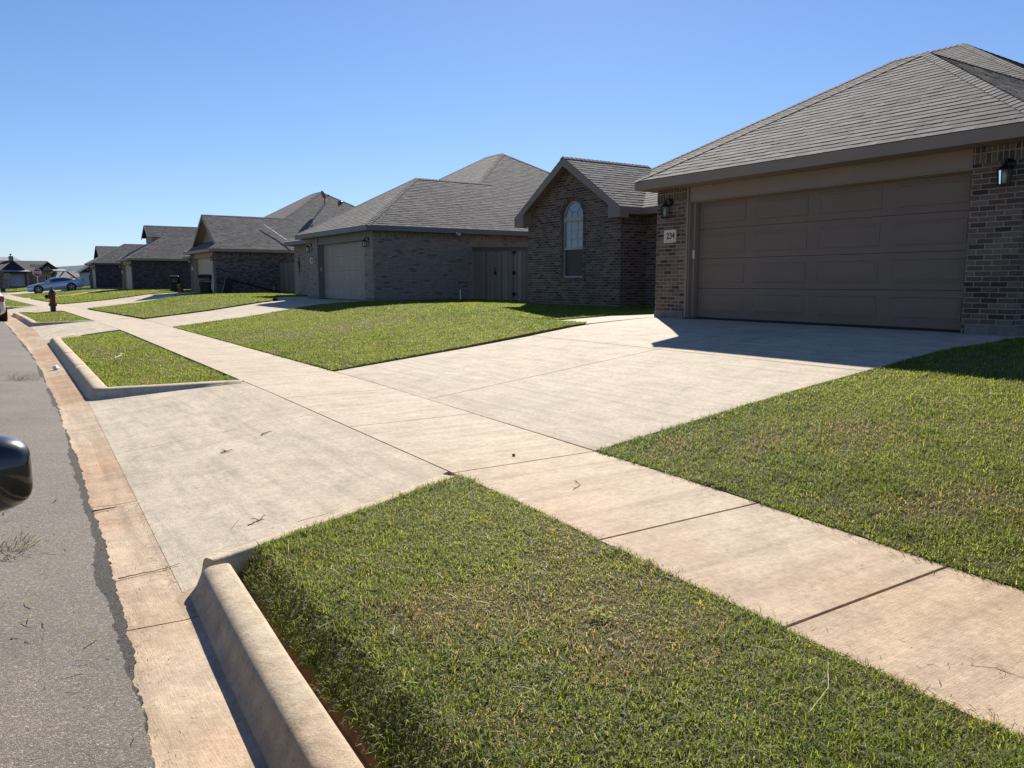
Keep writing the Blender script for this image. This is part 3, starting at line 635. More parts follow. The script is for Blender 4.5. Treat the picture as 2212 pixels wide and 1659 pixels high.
def lantern(parent, x, y, z, s=1.0):
    """coach lantern on a wall facing -X; z = centre of body"""
    mb = MB(); r_ = .075 * s
    mb.lathe([(0, -.012), (.05*s, -.012), (.06*s, 0)], (x, y, z + .17*s), 14, 'x')
    mb.lathe([(0, -.035*s), (.03*s, -.03*s), (.062*s, -.01*s), (.07*s, .0)], (x, y, z + .17*s), 14, 'x')
    mb.tube([(x - .02, y, z + .19*s), (x - .07*s, y, z + .235*s), (x - .13*s, y, z + .22*s), (x - .15*s, y, z + .17*s)], .011 * s, 6)
    cx = x - .15 * s
    mb.lathe([(.004, .20*s), (.012, .185*s), (.008, .17*s), (.02*s, .155*s), (.05*s, .125*s), (.10*s, .085*s), (.10*s, .078*s), (.0, .078*s)], (cx, y, z), 6)
    mb.lathe([(0, -.125*s), (.085*s, -.125*s), (.085*s, -.11*s), (.07*s, -.10*s), (0, -.10*s)], (cx, y, z), 6)
    for k in range(6):
        t = 2*math.pi*k/6; mb.tube([(cx + .068*s*math.cos(t), y + .068*s*math.sin(t), z - .105*s), (cx + .082*s*math.cos(t), y + .082*s*math.sin(t), z + .08*s)], .0075*s, 4)
    o = mb.build('wall_lantern', M['black'], parent)
    MB().lathe([(.062*s, -.10*s), (.075*s, .078*s)], (cx, y, z), 6).build('glass', M['glass'], o)
    MB().lathe([(0, -.09*s), (.018*s, -.08*s), (.03*s, -.0*s), (.02*s, .05*s), (0, .06*s)], (cx, y, z), 10).build('bulb', M['bulb'], o, smooth=True)
    return o
def text_mesh(txt, size, loc, rot, m, parent=None, name='lettering', extrude=.002, font=None, align='CENTER', sx=1, bold=0):
    cu = bpy.data.curves.new('t', 'FONT'); cu.body = txt; cu.size = size; cu.extrude = extrude; cu.align_x = align; cu.align_y = 'CENTER'; cu.offset = bold
    o = bpy.data.objects.new('t', cu); sc.collection.objects.link(o); bpy.context.view_layer.update()
    me = bpy.data.meshes.new_from_object(o.evaluated_get(bpy.context.evaluated_depsgraph_get())); bpy.data.objects.remove(o)
    me.name = name; me.materials.clear(); me.materials.append(m)
    o = bpy.data.objects.new(name, me); sc.collection.objects.link(o); o.location = loc; o.rotation_euler = rot; o.scale = (sx, 1, 1)
    if parent: o.parent = parent
    return o
ROTF = (R(90), 0, R(-90))       # text on a wall facing -X
# digits drawn as polygons with serifs would be overkill: bold font strokes thickened vertically
def plaque(parent, x, y, z, txt, w_=.30, h=.23):
    mb = MB(); rs = []
    for d, xx in ((0, 0), (0, -.03), (.018, -.035), (.04, -.018)):
        rs.append([(x + xx, y + w_/2 - d, z - h/2 + d), (x + xx, y - w_/2 + d, z - h/2 + d), (x + xx, y - w_/2 + d, z + h/2 - d), (x + xx, y + w_/2 - d, z + h/2 - d)])
    mb.loft(rs, cap=True); o = mb.build('number_plaque', M['plaque'], parent)
    if txt: text_mesh(txt, .158, (x - .0195, y - .012, z), ROTF, M['ink'], o, 'digits', .003, sx=.88, bold=.003)
    return o

def brick_box_walls(mb, segs, z0, z1, t=.10):
    """segs: list of (x0,y0,x1,y1) axis-aligned boxes"""
    for s_ in segs: mb.box(s_[0], s_[1], z0, s_[2], s_[3], z1)

def house_base(name, label, origin=(0, 0, 0), group='single storey brick houses along the street'):
    h = empty(name, origin); tag(h, label, 'house', group); return h

def rel(h, o):
    return o
# materials per house
m_b1 = brick('brown_brick', [(.15, .095, .066), (.075, .058, .052), (.175, .125, .09), (.12, .078, .06), (.195, .145, .105), (.085, .066, .058), (.155, .105, .078), (.05, .043, .044), (.13, .09, .068)], (.32, .262, .20))
m_s1 = brick('brown_brick_soldier', [(.135, .09, .066), (.09, .065, .055), (.15, .115, .09), (.07, .055, .05)], (.29, .255, .21), True)
m_b2 = brick('light_grey_brick', [(.33, .275, .225), (.28, .235, .195), (.35, .295, .24), (.30, .25, .205), (.32, .27, .22), (.295, .25, .205), (.28, .235, .195), (.33, .28, .225), (.30, .255, .21), (.285, .24, .20), (.27, .23, .19), (.32, .265, .215), (.17, .148, .13)], (.21, .18, .145))
m_s2 = brick('light_grey_brick_soldier', [(.27, .235, .20), (.22, .195, .175), (.30, .26, .22), (.18, .16, .15)], (.24, .215, .18), True)
m_b3 = brick('mixed_tan_brick', [(.19, .155, .13), (.13, .11, .10), (.10, .09, .09), (.21, .17, .14), (.055, .052, .06), (.16, .13, .115), (.24, .20, .16)], (.12, .105, .09))
m_s3 = brick('mixed_tan_brick_soldier', [(.19, .13, .10), (.12, .09, .08), (.22, .17, .13), (.08, .06, .06)], (.12, .105, .09), True)
m_b4 = brick('dark_brick', [(.09, .08, .08), (.06, .055, .06), (.12, .105, .10), (.045, .042, .05)], (.09, .08, .075))
m_s4 = brick('dark_brick_soldier', [(.10, .08, .07), (.07, .06, .06)], (.09, .08, .075), True)

def house(name, label, bm, sm, trim, door, pal, gy0, gy1, ge_x, main, dy0, dy1, zg=-.65, ze=1.84, p=.583, panels=(4, 4), front='hip', plaque_txt='', pier_m=None, shift=0.0):
    """gy0..gy1 eaves of the garage wing; ge_x its front eave X; main=(x0,x1,y0,y1) eaves of the main hip roof; dy0..dy1 door opening"""
    h = house_base(name, label, (0, 0, 0)); T = M[trim]; zt = ze - .165
    wx = ge_x + .38; y0, y1 = gy0 + .38, gy1 - .22; mx0, mx1, my0, my1 = main; dz1 = zg + 2.08
    # roofs
    if front == 'hip': hip_block(h, ge_x, mx0 + (gy1 - gy0) / 2 + .6, gy0, gy1, ze, p, pal, 'hip', 'flat', 'x', name='garage_roof', xcut=mx0 if my0 == gy0 else None)
    hip_block(h, mx0, mx1, my0, my1, ze, p, pal, 'hip', 'hip', 'y', name='roof', capskip=(gy1 - gy0) / 2 if my0 == gy0 else 0)
    # walls
    wb, sb, fb_ = MB(), MB(), MB(); zs0 = zt - .205
    wb.box(wx, y0, zg - .02, wx + .10, dy0 - .0, zs0); wb.box(wx, dy1, zg - .02, wx + .10, y1, zs0)
    sb.box(wx - .003, y0 - .003, zs0, wx + .097, dy0, zt); sb.box(wx - .003, dy1, zs0, wx + .097, y1, zt)
    wb.box(wx + .102, y0, zg - .02, mx0 + .419, y0 + .10, zs0); sb.box(wx + .099, y0 - .003, zs0, mx0 + .419, y0 + .097, zt)
    wb.box(wx + .102, y1 - .10, zg - .02, mx0 + .425, y1, zs0); sb.box(wx + .099, y1 - .097, zs0, mx0 + .425, y1 + .003, zt)
    # main box
    a0, a1, b0, b1 = mx0 + .42, mx1 - .4, my0 + .42, my1 - .4
    if b0 > y0 - .05 and b0 < y0 + .6: b0 = y0
    wb.box(a0, b0, zg - .02, a1, b0 + .10, zs0); wb.box(a0, b1 - .1, zg - .02, a1, b1, zs0); wb.box(a1 - .1, b0 + .101, zg - .02, a1, b1 - .101, zs0)
    sb.box(a0, b0 - .003, zs0, a1, b0 + .097, zt); sb.box(a1 - .1, b0 + .09, zs0, a1 + .003, b1 - .09, zt); sb.box(a0, b1 - .097, zs0, a1, b1 + .003, zt)
    if y1 < b1 - .3: wb.box(a0 + .002, y1 - .01, zg - .02, a0 + .1, b1 - .101, zs0); sb.box(a0 - .003, y1 - .01, zs0, a0 + .09, b1 - .101, zt)
    W_ = wb.build('wall', bm, h); sb.build('soldier_course', sm, W_)
    fb_.box(wx - .012, y0 - .012, zg - .45, wx + .1, dy0 - .05, zg + .10); fb_.box(wx - .012, dy1 + .05, zg - .45, wx + .1, y1 + .012, zg + .10)
    fb_.box(wx + .1, y0 - .012, zg - .45, mx0 + .4, y0 + .09, zg + .08); fb_.box(wx + .1, y1 - .09, zg - .45, mx0 + .41, y1 + .012, zg + .08)
    fb_.box(mx0 + .401, b0 - .012, zg - .45, a1, b0 + .09, zg + .08); fb_.build('foundation', M['found'], h)
    # fascia and soffit
    f = MB()
    fascia_board(f, (ge_x, gy0), (ge_x, gy1), ze, (1, 0)); fascia_board(f, (ge_x + .029, gy0), (max(mx0, ge_x), gy0), ze, (0, 1)); fascia_board(f, (ge_x + .029, gy1), (mx0 + .4, gy1), ze, (0, -1))
    fascia_board(f, (mx0, gy1 + .01), (mx0, my1), ze, (1, 0)); fascia_board(f, (mx0 + .029, my1), (mx1, my1), ze, (0, -1)); fascia_board(f, (max(mx0, ge_x + .03 if my0 == gy0 else mx0) + .001, my0), (mx1, my0), ze, (0, 1))
    f.build('fascia', T, h)
    s_ = MB(); soffit(s_, ge_x + .029, gy0 + .029, wx + .05, gy1 - .029, zt + .003); soffit(s_, wx + .05, gy0 + .029, mx0 + .3, y0 + .05, zt + .003); soffit(s_, wx + .05, y1 - .05, mx0 + .3, gy1 - .029, zt + .003)
    soffit(s_, mx0 + .31, my0 + .03, mx1 - .03, b0 + .05, zt + .003); soffit(s_, mx0 + .03, gy1, a0 + .05, my1 - .03, zt + .001); s_.build('soffit', T, h)
    # opening: header and jamb boards
    t_ = MB(); t_.box(wx + .02, dy0 - .0, dz1 + .002, wx + .10, dy1, zt); t_.box(wx + .012, dy0 + .0, dz1 - .02, wx + .10, dy1, dz1 - .001)
    t_.box(wx + .101, dy0 - .01, zg, wx + .20, dy0 + .02, dz1 + .1); t_.box(wx + .101, dy1 - .10, zg, wx + .20, dy1 + .01, dz1 + .1); t_.box(wx + .101, dy0 + .02, dz1 - .03, wx + .20, dy1 - .10, dz1 + .1)
    t_.box(wx + .012, dy1 - .045, zg, wx + .10, dy1, dz1 - .021); t_.box(wx - .012, dy1 - .018, zg, wx + .011, dy1 + .025, zt - .002)
    t_.build('door_frame', T, h)
    garage_door(h, wx + .205, dy0 + .004, dy1 - .03, zg + .012, dz1 + .02, panels[0], panels[1], M[door])
    MB().box(wx + .08, dy1 - .06, zg + 1.06, wx + .101, dy1 - .105, zg + 1.21).build('keypad', M['plaque'], h)
    # lanterns and plaque
    lantern(h, wx, (dy1 + y1) / 2 + .03, zg + 1.92); lantern(h, wx, (y0 + dy0) / 2 - (.14 if plaque_txt == '234' else 0), zg + 1.92, .92)
    plaque(h, wx, (dy1 + y1) / 2 + .02, zg + 1.48, plaque_txt)
    h['_wx'] = wx
    return h, dict(wx=wx, zt=zt, zg=zg, ze=ze, y0=y0, y1=y1, a0=a0, b1=b1, zs0=zs0, T=T)

# ================================================================== house 1 (nearest)
h1, d1 = house('brick_house', 'nearest brown brick house with taupe garage door and plaque reading 234', m_b1, m_s1, 'trim_taupe', 'door_taupe', PAL_TAUPE,
               4.3, 11.2, 10.12, (13.75, 27.4, 4.0, 19.45), 5.3, 10.2, plaque_txt='234', p=.59)
def gable_wing(h, d, X, ya, yb, xr, zeg, pg, win, bm, sm, pal, back, sidewall=True):
    """front facing gable: wall plane X, between ya..yb; rake plane xr; roof eaves at zeg"""
    T = d['T']; zg = d['zg']; ym = (ya + yb) / 2; oh = .29; e0, e1 = ya - oh, yb + oh; zap_ = zeg + (e1 - e0) / 2 * pg
    rb, cb = MB(), MB()
    f1 = [(back, e0, zeg), (xr, e0, zeg), (xr, ym, zap_), (back, ym, zap_)]; f2 = [(xr, e1, zeg), (back, e1, zeg), (back, ym, zap_), (xr, ym, zap_)]
    roof_face(rb, f1, pal); roof_face(rb, f2, pal); caps(cb, (xr - .01, ym, zap_), (back, ym, zap_), fnormal(f1), fnormal(f2), pal)
    r_ = rb.build('gable_roof', M['shingle'], h); cb.build('ridge_cap', M['shingle'], r_)
    # gable wall with arched opening
    wy0, wy1, wz0, wzs = win; r = (wy1 - wy0) / 2; wm = (wy0 + wy1) / 2
    zb = zg - .02
    def zroof(y): return zeg + (y - e0) * pg - .1 if y < ym else zeg + (e1 - y) * pg - .1
    outer = [(ya, zb), (yb, zb), (yb, zroof(yb)), (ym, zroof(ym)), (ya, zroof(ya))]
    hole = [(wy0, wz0), (wy1, wz0)] + [(wm + r * math.cos(math.pi * k / 16), wzs + r * math.sin(math.pi * k / 16)) for k in range(17)]
    polys = [[Vector((a_, b_, 0)) for a_, b_ in outer], [Vector((a_, b_, 0)) for a_, b_ in hole]]
    tr = geometry.tessellate_polygon(polys); flat = outer + hole
    wb = MB()
    tris = [t if (Vector((flat[t[1]][0]-flat[t[0]][0], flat[t[1]][1]-flat[t[0]][1])).cross(Vector((flat[t[2]][0]-flat[t[0]][0], flat[t[2]][1]-flat[t[0]][1])))) < 0 else (t[0], t[2], t[1]) for t in tr]
    wb.add([(X, a_, b_) for a_, b_ in flat], tris)
    n0 = len(hole); wb.add([(X, a_, b_) for a_, b_ in hole] + [(X + .1, a_, b_) for a_, b_ in hole], [(k, (k+1) % n0, n0 + (k+1) % n0, n0 + k) for k in range(n0)])
    wb.quad((X, ya, zb), (X, ya, zroof(ya)), (back - 1.6, ya, zroof(ya)), (back - 1.6, ya, zb)); wb.quad((X, yb, zb), (back - 1.6, yb, zb), (back - 1.6, yb, zroof(yb)), (X, yb, zroof(yb)))
    w_ = wb.build('wall', bm, h)
    # soldier courses on the side wall and just under the peak
    s_ = MB(); zt = zeg - .14; s_.box(X + .004, ya - .004, zt - .2, back - 1.7, ya + .02, zt + .02)
    s_.build('soldier_course', sm, w_)
    # ring of header bricks around the window
    rg_ = MB(); bw = .062; bt = .10
    def blk(c, ang):
        ca, sa = math.cos(ang), math.sin(ang); P = []
        for i, j in ((-bw/2, 0), (bw/2, 0), (bw/2, bt), (-bw/2, bt)):
            P.append((c[0] + j*ca - i*sa, c[1] + j*sa + i*ca))
        x0, x1 = X - .014, X + .05
        col = random.choice([(.15, .12, .092), (.12, .09, .07), (.17, .14, .105), (.085, .065, .058)]); f_ = random.uniform(.85, 1.15); col = tuple(k*f_ for k in col)
        rg_.add([(x0, a_, b_) for a_, b_ in P] + [(x1, a_, b_) for a_, b_ in P], [(3, 2, 1, 0), (0, 1, 5, 4), (1, 2, 6, 5), (2, 3, 7, 6), (3, 0, 4, 7)], col)
    na = int(math.pi * (r + .03) / .0685)
    for k in range(na + 1): t = math.pi * k / na; blk((wm + (r + .012)*math.cos(t), wzs + (r + .012)*math.sin(t)), t)
    nz = int((wzs - wz0) / .0690)
    for k in range(nz):
        z = wzs - (k + 1) * (wzs - wz0 + .01) / nz + .03
        blk((wy1 + .012, z), 0); blk((wy0 - .012, z), math.pi)
    ns = int((wy1 - wy0 + .2) / .0685)
    for k in range(ns + 1): blk((wy0 - .10 + k * (wy1 - wy0 + .2) / ns, wz0 - .012), -math.pi/2)
    rg_.build('brick_surround', M['ringbrick'], w_)
    # window
    wf = MB(); fx0, fx1 = X + .045, X + .095; fw = .045
    wf.box(fx0, wy0 + .004, wz0 + .004, fx1, wy0 + fw, wzs); wf.box(fx0, wy1 - fw, wz0 + .004, fx1, wy1 - .004, wzs); wf.box(fx0, wy0 + fw, wz0 + .004, fx1, wy1 - fw, wz0 + fw)
    wf.box(fx0 - .01, wy0 + .005, wzs - .09, fx1 - .002, wy1 - .005, wzs + .02)
    zmid = wz0 + (wzs - wz0) * .49; wf.box(fx0 - .006, wy0 + fw, zmid - .03, fx1 - .004, wy1 - fw, zmid + .02)
    K = 20; vs = []
    for k in range(K + 1):
        t = math.pi * k / K
        for rr, xx in ((r - .004, fx0), (r - fw, fx0), (r - fw, fx1), (r - .004, fx1)): vs.append((xx, wm + rr*math.cos(t), wzs + rr*math.sin(t)))
    wf.add(vs, [(k*4+i, k*4+(i+1) % 4, (k+1)*4+(i+1) % 4, (k+1)*4+i) for k in range(K) for i in range(4)])
    wn_ = wf.build('window', M['vinyl'], h)
    gx = fx0 + .03; g = MB(); g.quad((gx, wy0 + fw, zmid), (gx, wy0 + fw, wzs - .08), (gx, wy1 - fw, wzs - .08), (gx, wy1 - fw, zmid))
    vs = [(gx, wm + (r - fw)*math.cos(math.pi*k/K), wzs + .02 + (r - fw - .02)*math.sin(math.pi*k/K)) for k in range(K + 1)]
    g.add(vs, [tuple(range(K + 1))]); g.build('pane', M['carglass2'], wn_)
    g = MB(); g.quad((gx + .004, wy0 + fw, wz0 + fw), (gx + .004, wy0 + fw, zmid - .03), (gx + .004, wy1 - fw, zmid - .03), (gx + .004, wy1 - fw, wz0 + fw)); g.build('insect_screen', M['screen'], wn_)
    mu = MB(); x0, x1 = gx - .008, gx - .003; bwid = .009
    for k in (1, 2):
        y = wy0 + fw + (wy1 - wy0 - 2*fw) * k / 3; mu.box(x0, y - bwid, zmid + .02, x1, y + bwid, wzs - .09); z = zmid + .02 + (wzs - .11 - zmid) * k / 3; mu.box(x0 - .001, wy0 + fw, z - bwid, x1 - .001, wy1 - fw, z + bwid)
    for ang in (45, 90, 135): t = R(ang); mu.beam((x0, wm + .15*math.cos(t), wzs + .03 + .15*math.sin(t)), (x0, wm + (r-fw)*math.cos(t), wzs + .02 + (r-fw)*math.sin(t)), .014, .006)
    for k in range(10):
        t, t2 = math.pi*k/10, math.pi*(k+1)/10; mu.beam((x0, wm + .15*math.cos(t), wzs + .03 + .15*math.sin(t)), (x0, wm + .15*math.cos(t2), wzs + .03 + .15*math.sin(t2)), .014, .006)
    mu.build('muntin', M['vinyl'], wn_)
    # rake boards, cornice returns
    f = MB(); hh = .20
    for ysgn, ea in ((1, e0), (-1, e1)):
        a_ = (ea, zeg); b_ = (ym, zap_)
        vs = [(xr, a_[0], a_[1] - hh), (xr, a_[0], a_[1] - .006), (xr, b_[0], b_[1] - .006), (xr, b_[0], b_[1] - hh * 1.18)]
        n1 = len(vs); f.add(vs + [(xr + .028, y, z) for _, y, z in vs], [(0, 1, 2, 3), (7, 6, 5, 4), (0, 3, 7, 4), (1, 5, 6, 2), (0, 4, 5, 1)])
        # soffit under the rake
        f.add([(xr + .02, a_[0], a_[1] - .12), (xr + .02, b_[0], b_[1] - .12), (X + .01, b_[0], b_[1] - .12), (X + .01, a_[0], a_[1] - .12)], [(0, 1, 2, 3)])
        # boxed return at the eave
        wy = ya if ysgn == 1 else yb; q0, q1 = sorted((ea + ysgn*.002, wy + ysgn * .0)); zb_ = zeg - hh - .06
        q1b = wy + ysgn * .16
        lo, hi = sorted((ea + ysgn*.001, q1b)); zt2 = zeg + abs(q1b - ea) * pg - .03
        yy_ = [ea + ysgn*.001, q1b]
        vs = [(xr + .004, yy_[0], zb_), (xr + .004, yy_[1], zb_), (xr + .004, yy_[1], zt2 - .02), (xr + .004, yy_[0], zeg - .01)]
        f.add(vs + [(X + .005, y, z) for _, y, z in vs], [(0, 1, 2, 3), (0, 4, 5, 1), (1, 5, 6, 2), (0, 3, 7, 4)])
    fascia_board(f, (xr + .029, e0), (back - 1.7, e0), zeg, (0, 1)); fascia_board(f, (xr + .029, e1), (back - 1.7, e1), zeg, (0, -1))
    f.box(X, e0 + .03, zeg - .162, back - 1.7, ya + .02, zeg - .15)
    f.build('fascia', T, h)
M['ringbrick'] = facecol('header_bricks', .92, .6, 90)
M['carglass2'] = plain('blind_behind_glass', (.17, .22, .26), .06, var=.05, spec=1.0)
gable_wing(h1, d1, 13.3, 15.2, 19.3, 13.0, 1.84, .63, (16.72, 17.63, .11, 1.72), m_b1, m_s1, PAL_TAUPE, 16.1)

# ================================================================== fences
def fence(name_label, x, ya, yb, za, zb_, h=1.83, gate=None):
    """picket fence in plane X=x from ya to yb (ground za..zb_); pickets individual boards in one mesh, front face to -X"""
    f = empty('wooden_fence', (0, 0, 0)); tag(f, name_label, 'fence', 'wooden fences between the houses')
    pb = MB(); y = ya; pal = [(.24, .19, .14), (.27, .215, .155), (.20, .16, .12), (.25, .20, .145), (.29, .23, .165), (.18, .145, .11)]
    gp = MB(); pc = MB()
    while y < yb - .02:
        w_ = random.uniform(.085, .10); t = (y - ya) / (yb - ya); z0 = lerp(za, zb_, t); dx = random.uniform(-.006, .006); c = random.choice(pal); k = random.uniform(.8, 1.2)
        tgt = gp if gate and gate[0] < y < gate[1] else (pc if gate and y >= gate[1] else pb)
        tgt.box(x + dx, y, z0 + random.uniform(.01, .05), x + .018 + dx, min(y + w_, yb), z0 + h - .10, tuple(q*k for q in c)); y += w_ + random.choice((.002, .003, .008))
    pb.build('picket_panel', M['wood'], f)
    if gate: pc.build('picket_panel', M['wood'], f)
    tb = MB(); c = (.16, .125, .10)
    ga = gate[0] if gate else None
    spans = [(ya, yb)] if not gate else [(ya, gate[0]), (gate[0] + .012, gate[1]), (gate[1] + .012, yb)]
    for s0, s1 in spans:
        if s1 - s0 < .05: continue
        z0, z1 = (lerp(za, zb_, (q - ya) / (yb - ya)) + h for q in (s0, s1))
        tb.beam((x - .014, s0, z0 - .09), (x - .014, s1, z1 - .09), .022, .10, col=c); tb.beam((x, s0, z0 - .02), (x, s1, z1 - .02), .12, .038, col=(.12, .10, .09))
        for q in (.25, .95, 1.55): tb.beam((x + .04, s0, z0 - h + q), (x + .04, s1, z1 - h + q), .038, .085, col=c)
    tb.build('rails', M['wood'], f)
    if gate:
        g = gp.build('gate', M['wood'], f); hy = gate[0] + .10; hz = lerp(za, zb_, .5)
        for q in (.28, .98, 1.66):
            m = MB(); 
            for s_ in (-1, 1):
                m.add([(x - .024, hy, hz + q - .075), (x - .024, hy + s_*.05, hz + q - .05), (x - .024, hy + s_*.13, hz + q), (x - .024, hy + s_*.05, hz + q + .05), (x - .024, hy, hz + q + .075),
                       (x - .012, hy, hz + q - .075), (x - .012, hy + s_*.05, hz + q - .05), (x - .012, hy + s_*.13, hz + q), (x - .012, hy + s_*.05, hz + q + .05), (x - .012, hy, hz + q + .075)],
                      [(0, 1, 2, 3, 4), (9, 8, 7, 6, 5), (0, 5, 6, 1), (1, 6, 7, 2), (2, 7, 8, 3), (3, 8, 9, 4)])
            m.build('hinge', M['black'], g)
        m = MB(); ly = gate[1] - .10; m.box(x - .03, ly - .04, hz + .93, x - .012, ly + .04, hz + 1.05); m.tube([(x - .03, ly, hz + 1.0), (x - .05, ly, hz + 1.08), (x - .03, ly, hz + 1.18)], .012, 6); m.beam((x - .03, ly - .02, hz + .98), (x - .03, ly + .12, hz + .98), .02, .03)
        m.build('latch', M['black'], g)
    return f
fence('weathered wooden fence with a black hinged gate beside the arched window house', 14.5, 19.3, 24.55, -.78, -.60, gate=(21.75, 23.1))
fence('short weathered wooden fence behind the wall ornament, beyond the second house', 14.2, 38.0, 46.45, -.64, -.62)

# ================================================================== house 2
h2, d2 = house('brick_house', 'second house with pale grey bricks, square panelled garage door and long plain side wall', m_b2, m_s2, 'trim_grey', 'door_grey', PAL_GREY,
               24.24, 31.5, 10.3, (13.1, 26.8, 24.24, 39.34), 25.35, 29.95, panels=(4, 8), plaque_txt='230')
hip_block(h2, 11.7, 17.0, 30.0, 37.45, 1.84, .583, PAL_GREY, 'hip', 'flat', 'x', name='wing_roof')
mb = MB(); mb.box(12.1, 31.3, -.67, 12.2, 37.15, 1.47); mb.box(12.2, 37.05, -.67, 16, 37.15, 1.47); w2 = mb.build('wall', m_b2, h2)
mb = MB(); mb.box(12.097, 31.3, 1.47, 12.2, 37.153, 1.675); mb.build('soldier_course', m_s2, w2)
mb = MB(); fascia_board(mb, (11.7, 31.55), (11.7, 37.45), 1.84, (1, 0)); fascia_board(mb, (11.729, 37.45), (16, 37.45), 1.84, (0, -1)); mb.box(11.73, 31.5, 1.678, 12.15, 37.42, 1.69); mb.build('fascia', M['trim_grey'], h2)
mb = MB(); mb.box(12.04, 33.6, -.0, 12.09, 34.7, 1.42); wi = mb.build('window', M['trim_grey'], h2); MB().box(12.03, 33.68, .08, 12.038, 34.62, 1.34).build('pane', M['carglass2'], wi)
# wrought metal ornament on the pale wall
mb = MB(); oy, oz = 36.45, .72
mb.tube([(12.08, oy, oz - .42), (12.08, oy, oz + .38)], [.006, .02], 6)
for r_, zc in ((.10, .12), (.07, -.03), (.05, .26)):
    for s_ in (-1, 1): mb.tube([(12.08, oy + s_*r_*math.sin(t)*.9, oz + zc + r_*1.5*math.cos(t)) for t in [math.pi*k/8 for k in range(9)]], .014, 5)
for s_ in (-1, 1): mb.tube([(12.08, oy, oz - .12), (12.08, oy + s_*.05, oz - .2), (12.08, oy, oz - .30)], .012, 5)
mb.lathe([(0, .36), (.03, .40), (0, .46)], (12.08, oy, oz), 8)
tag(mb.build('wall_ornament', M['black']), 'black scrolled metal ornament hanging on the pale brick wall', 'wall ornament')
# eave clip lights and pvc stubs
for x_, y_, z_, par in ((13.75, 24.2, 1.69, h2),):
    MB().lathe([(0, -.06), (.045, -.05), (.05, 0), (0, .02)], (x_, y_, z_ - .03), 10).box(x_ - .11, y_ - .015, z_ - .05, x_ - .085, y_ + .015, z_ + .02).build('eave_bracket', M['white'], par)
def pipe(x_, y_, z0, z1, label):
    m = MB(); m.tube([(x_, y_, z0 - .1), (x_, y_, z1)], .021, 10); m.lathe([(.021, 0), (.027, .0), (.027, .04), (.018, .045), (0, .045)], (x_, y_, z1 - .045), 10)
    tag(m.build('drain_pipe', M['white'], smooth=False), label, 'pipe', 'white pipe stubs by the walls')
pipe(13.9, 24.42, -.66, -.28, 'short white pipe standing by the pale grey brick wall near the gate'); pipe(13.75, 46.2, -.66, -.30, 'short white pipe standing by the dark tan brick wall beside the toppled hoop')

# ================================================================== house 3 (dutch gable)
h3, d3 = house('brick_house', 'third house with mixed tan bricks and a steep gable over its garage', m_b3, m_s3, 'trim_tan', 'door_tan', PAL_GREY,
               46.0, 53.2, 10.2, (12.0, 26.8, 46.0, 62.8), 47.0, 51.9, panels=(4, 4), front='none', plaque_txt=' ')
def dutch(h, x0, y0, y1, ze, p, pal, trim, back, xg=.95, xrk=.45, xcut=12.0):
    rb, cb = MB(), MB(); ym = (y0 + y1) / 2; zr = ze + (ym - y0) * p
    f1 = [(xcut, y0, ze), (x0, y0, ze), (x0 + xrk, y0 + xrk, ze + xrk*p), (x0 + xrk, ym, zr), (xcut + ym - y0, ym, zr)]
    f2 = [(x0, y1, ze), (back, y1, ze), (back, ym, zr), (x0 + xrk, ym, zr), (x0 + xrk, y1 - xrk, ze + xrk*p)]
    f3 = [(x0, y0, ze), (x0, y1, ze), (x0 + xg, y1 - xg, ze + xg*p), (x0 + xg, y0 + xg, ze + xg*p)]
    for f in (f1, f2, f3): roof_face(rb, f, pal)
    r_ = rb.build('garage_roof', M['shingle'], h)
    for a__, b__, u__, v__ in (((x0, y0, ze), f1[2], f1, f3), ((x0, y1, ze), f2[4], f2, f3), ((x0 + xrk, ym, zr), (back, ym, zr), f1, f2)): cb = MB(); caps(cb, a__, b__, fnormal(u__), fnormal(v__), pal); cb.build('ridge_cap', M['shingle'], r_)
    g = MB(); zb_ = ze + xg*p - .02; n = 12
    for k in range(n):      # lap siding
        za, zc = lerp(zb_, zr - .12, k / n), lerp(zb_, zr - .12, (k + 1) / n); d = (za - ze + .10) / p
        da, dc = (za - ze + .08) / p, (zc - ze + .08) / p
        g.add([(x0 + xg - .012, y0 + da, za), (x0 + xg - .012, y1 - da, za), (x0 + xg, y1 - dc, zc), (x0 + xg, y0 + dc, zc), (x0 + xg, y0 + da, za), (x0 + xg, y1 - da, za)], [(0, 3, 2, 1), (0, 1, 5, 4)])
    g.build('gable_siding', M[trim], h)
    f = MB(); xr = x0 + xrk - .015
    for sgn, ya in ((1, y0), (-1, y1)):
        a_ = (ya + sgn*xrk, ze + xrk*p); b_ = (ym, zr)
        vs = [(xr, a_[0], a_[1] - .19), (xr, a_[0], a_[1] - .004), (xr, b_[0], b_[1] - .004), (xr, b_[0], b_[1] - .22)]
        f.add(vs + [(xr + .03, y, z) for _, y, z in vs], [(0, 1, 2, 3), (7, 6, 5, 4), (0, 3, 7, 4), (0, 4, 5, 1)])
        f.add([(xr + .03, a_[0], a_[1] - .09), (xr + .03, b_[0], b_[1] - .09), (x0 + xg, b_[0], b_[1] - .09), (x0 + xg, a_[0], a_[1] - .09)], [(0, 1, 2, 3)])
    f.build('rake_board', M[trim], h)
dutch(h3, 10.2, 46.0, 53.2, 1.84, .583, PAL_GREY, 'trim_tan', 16.0)
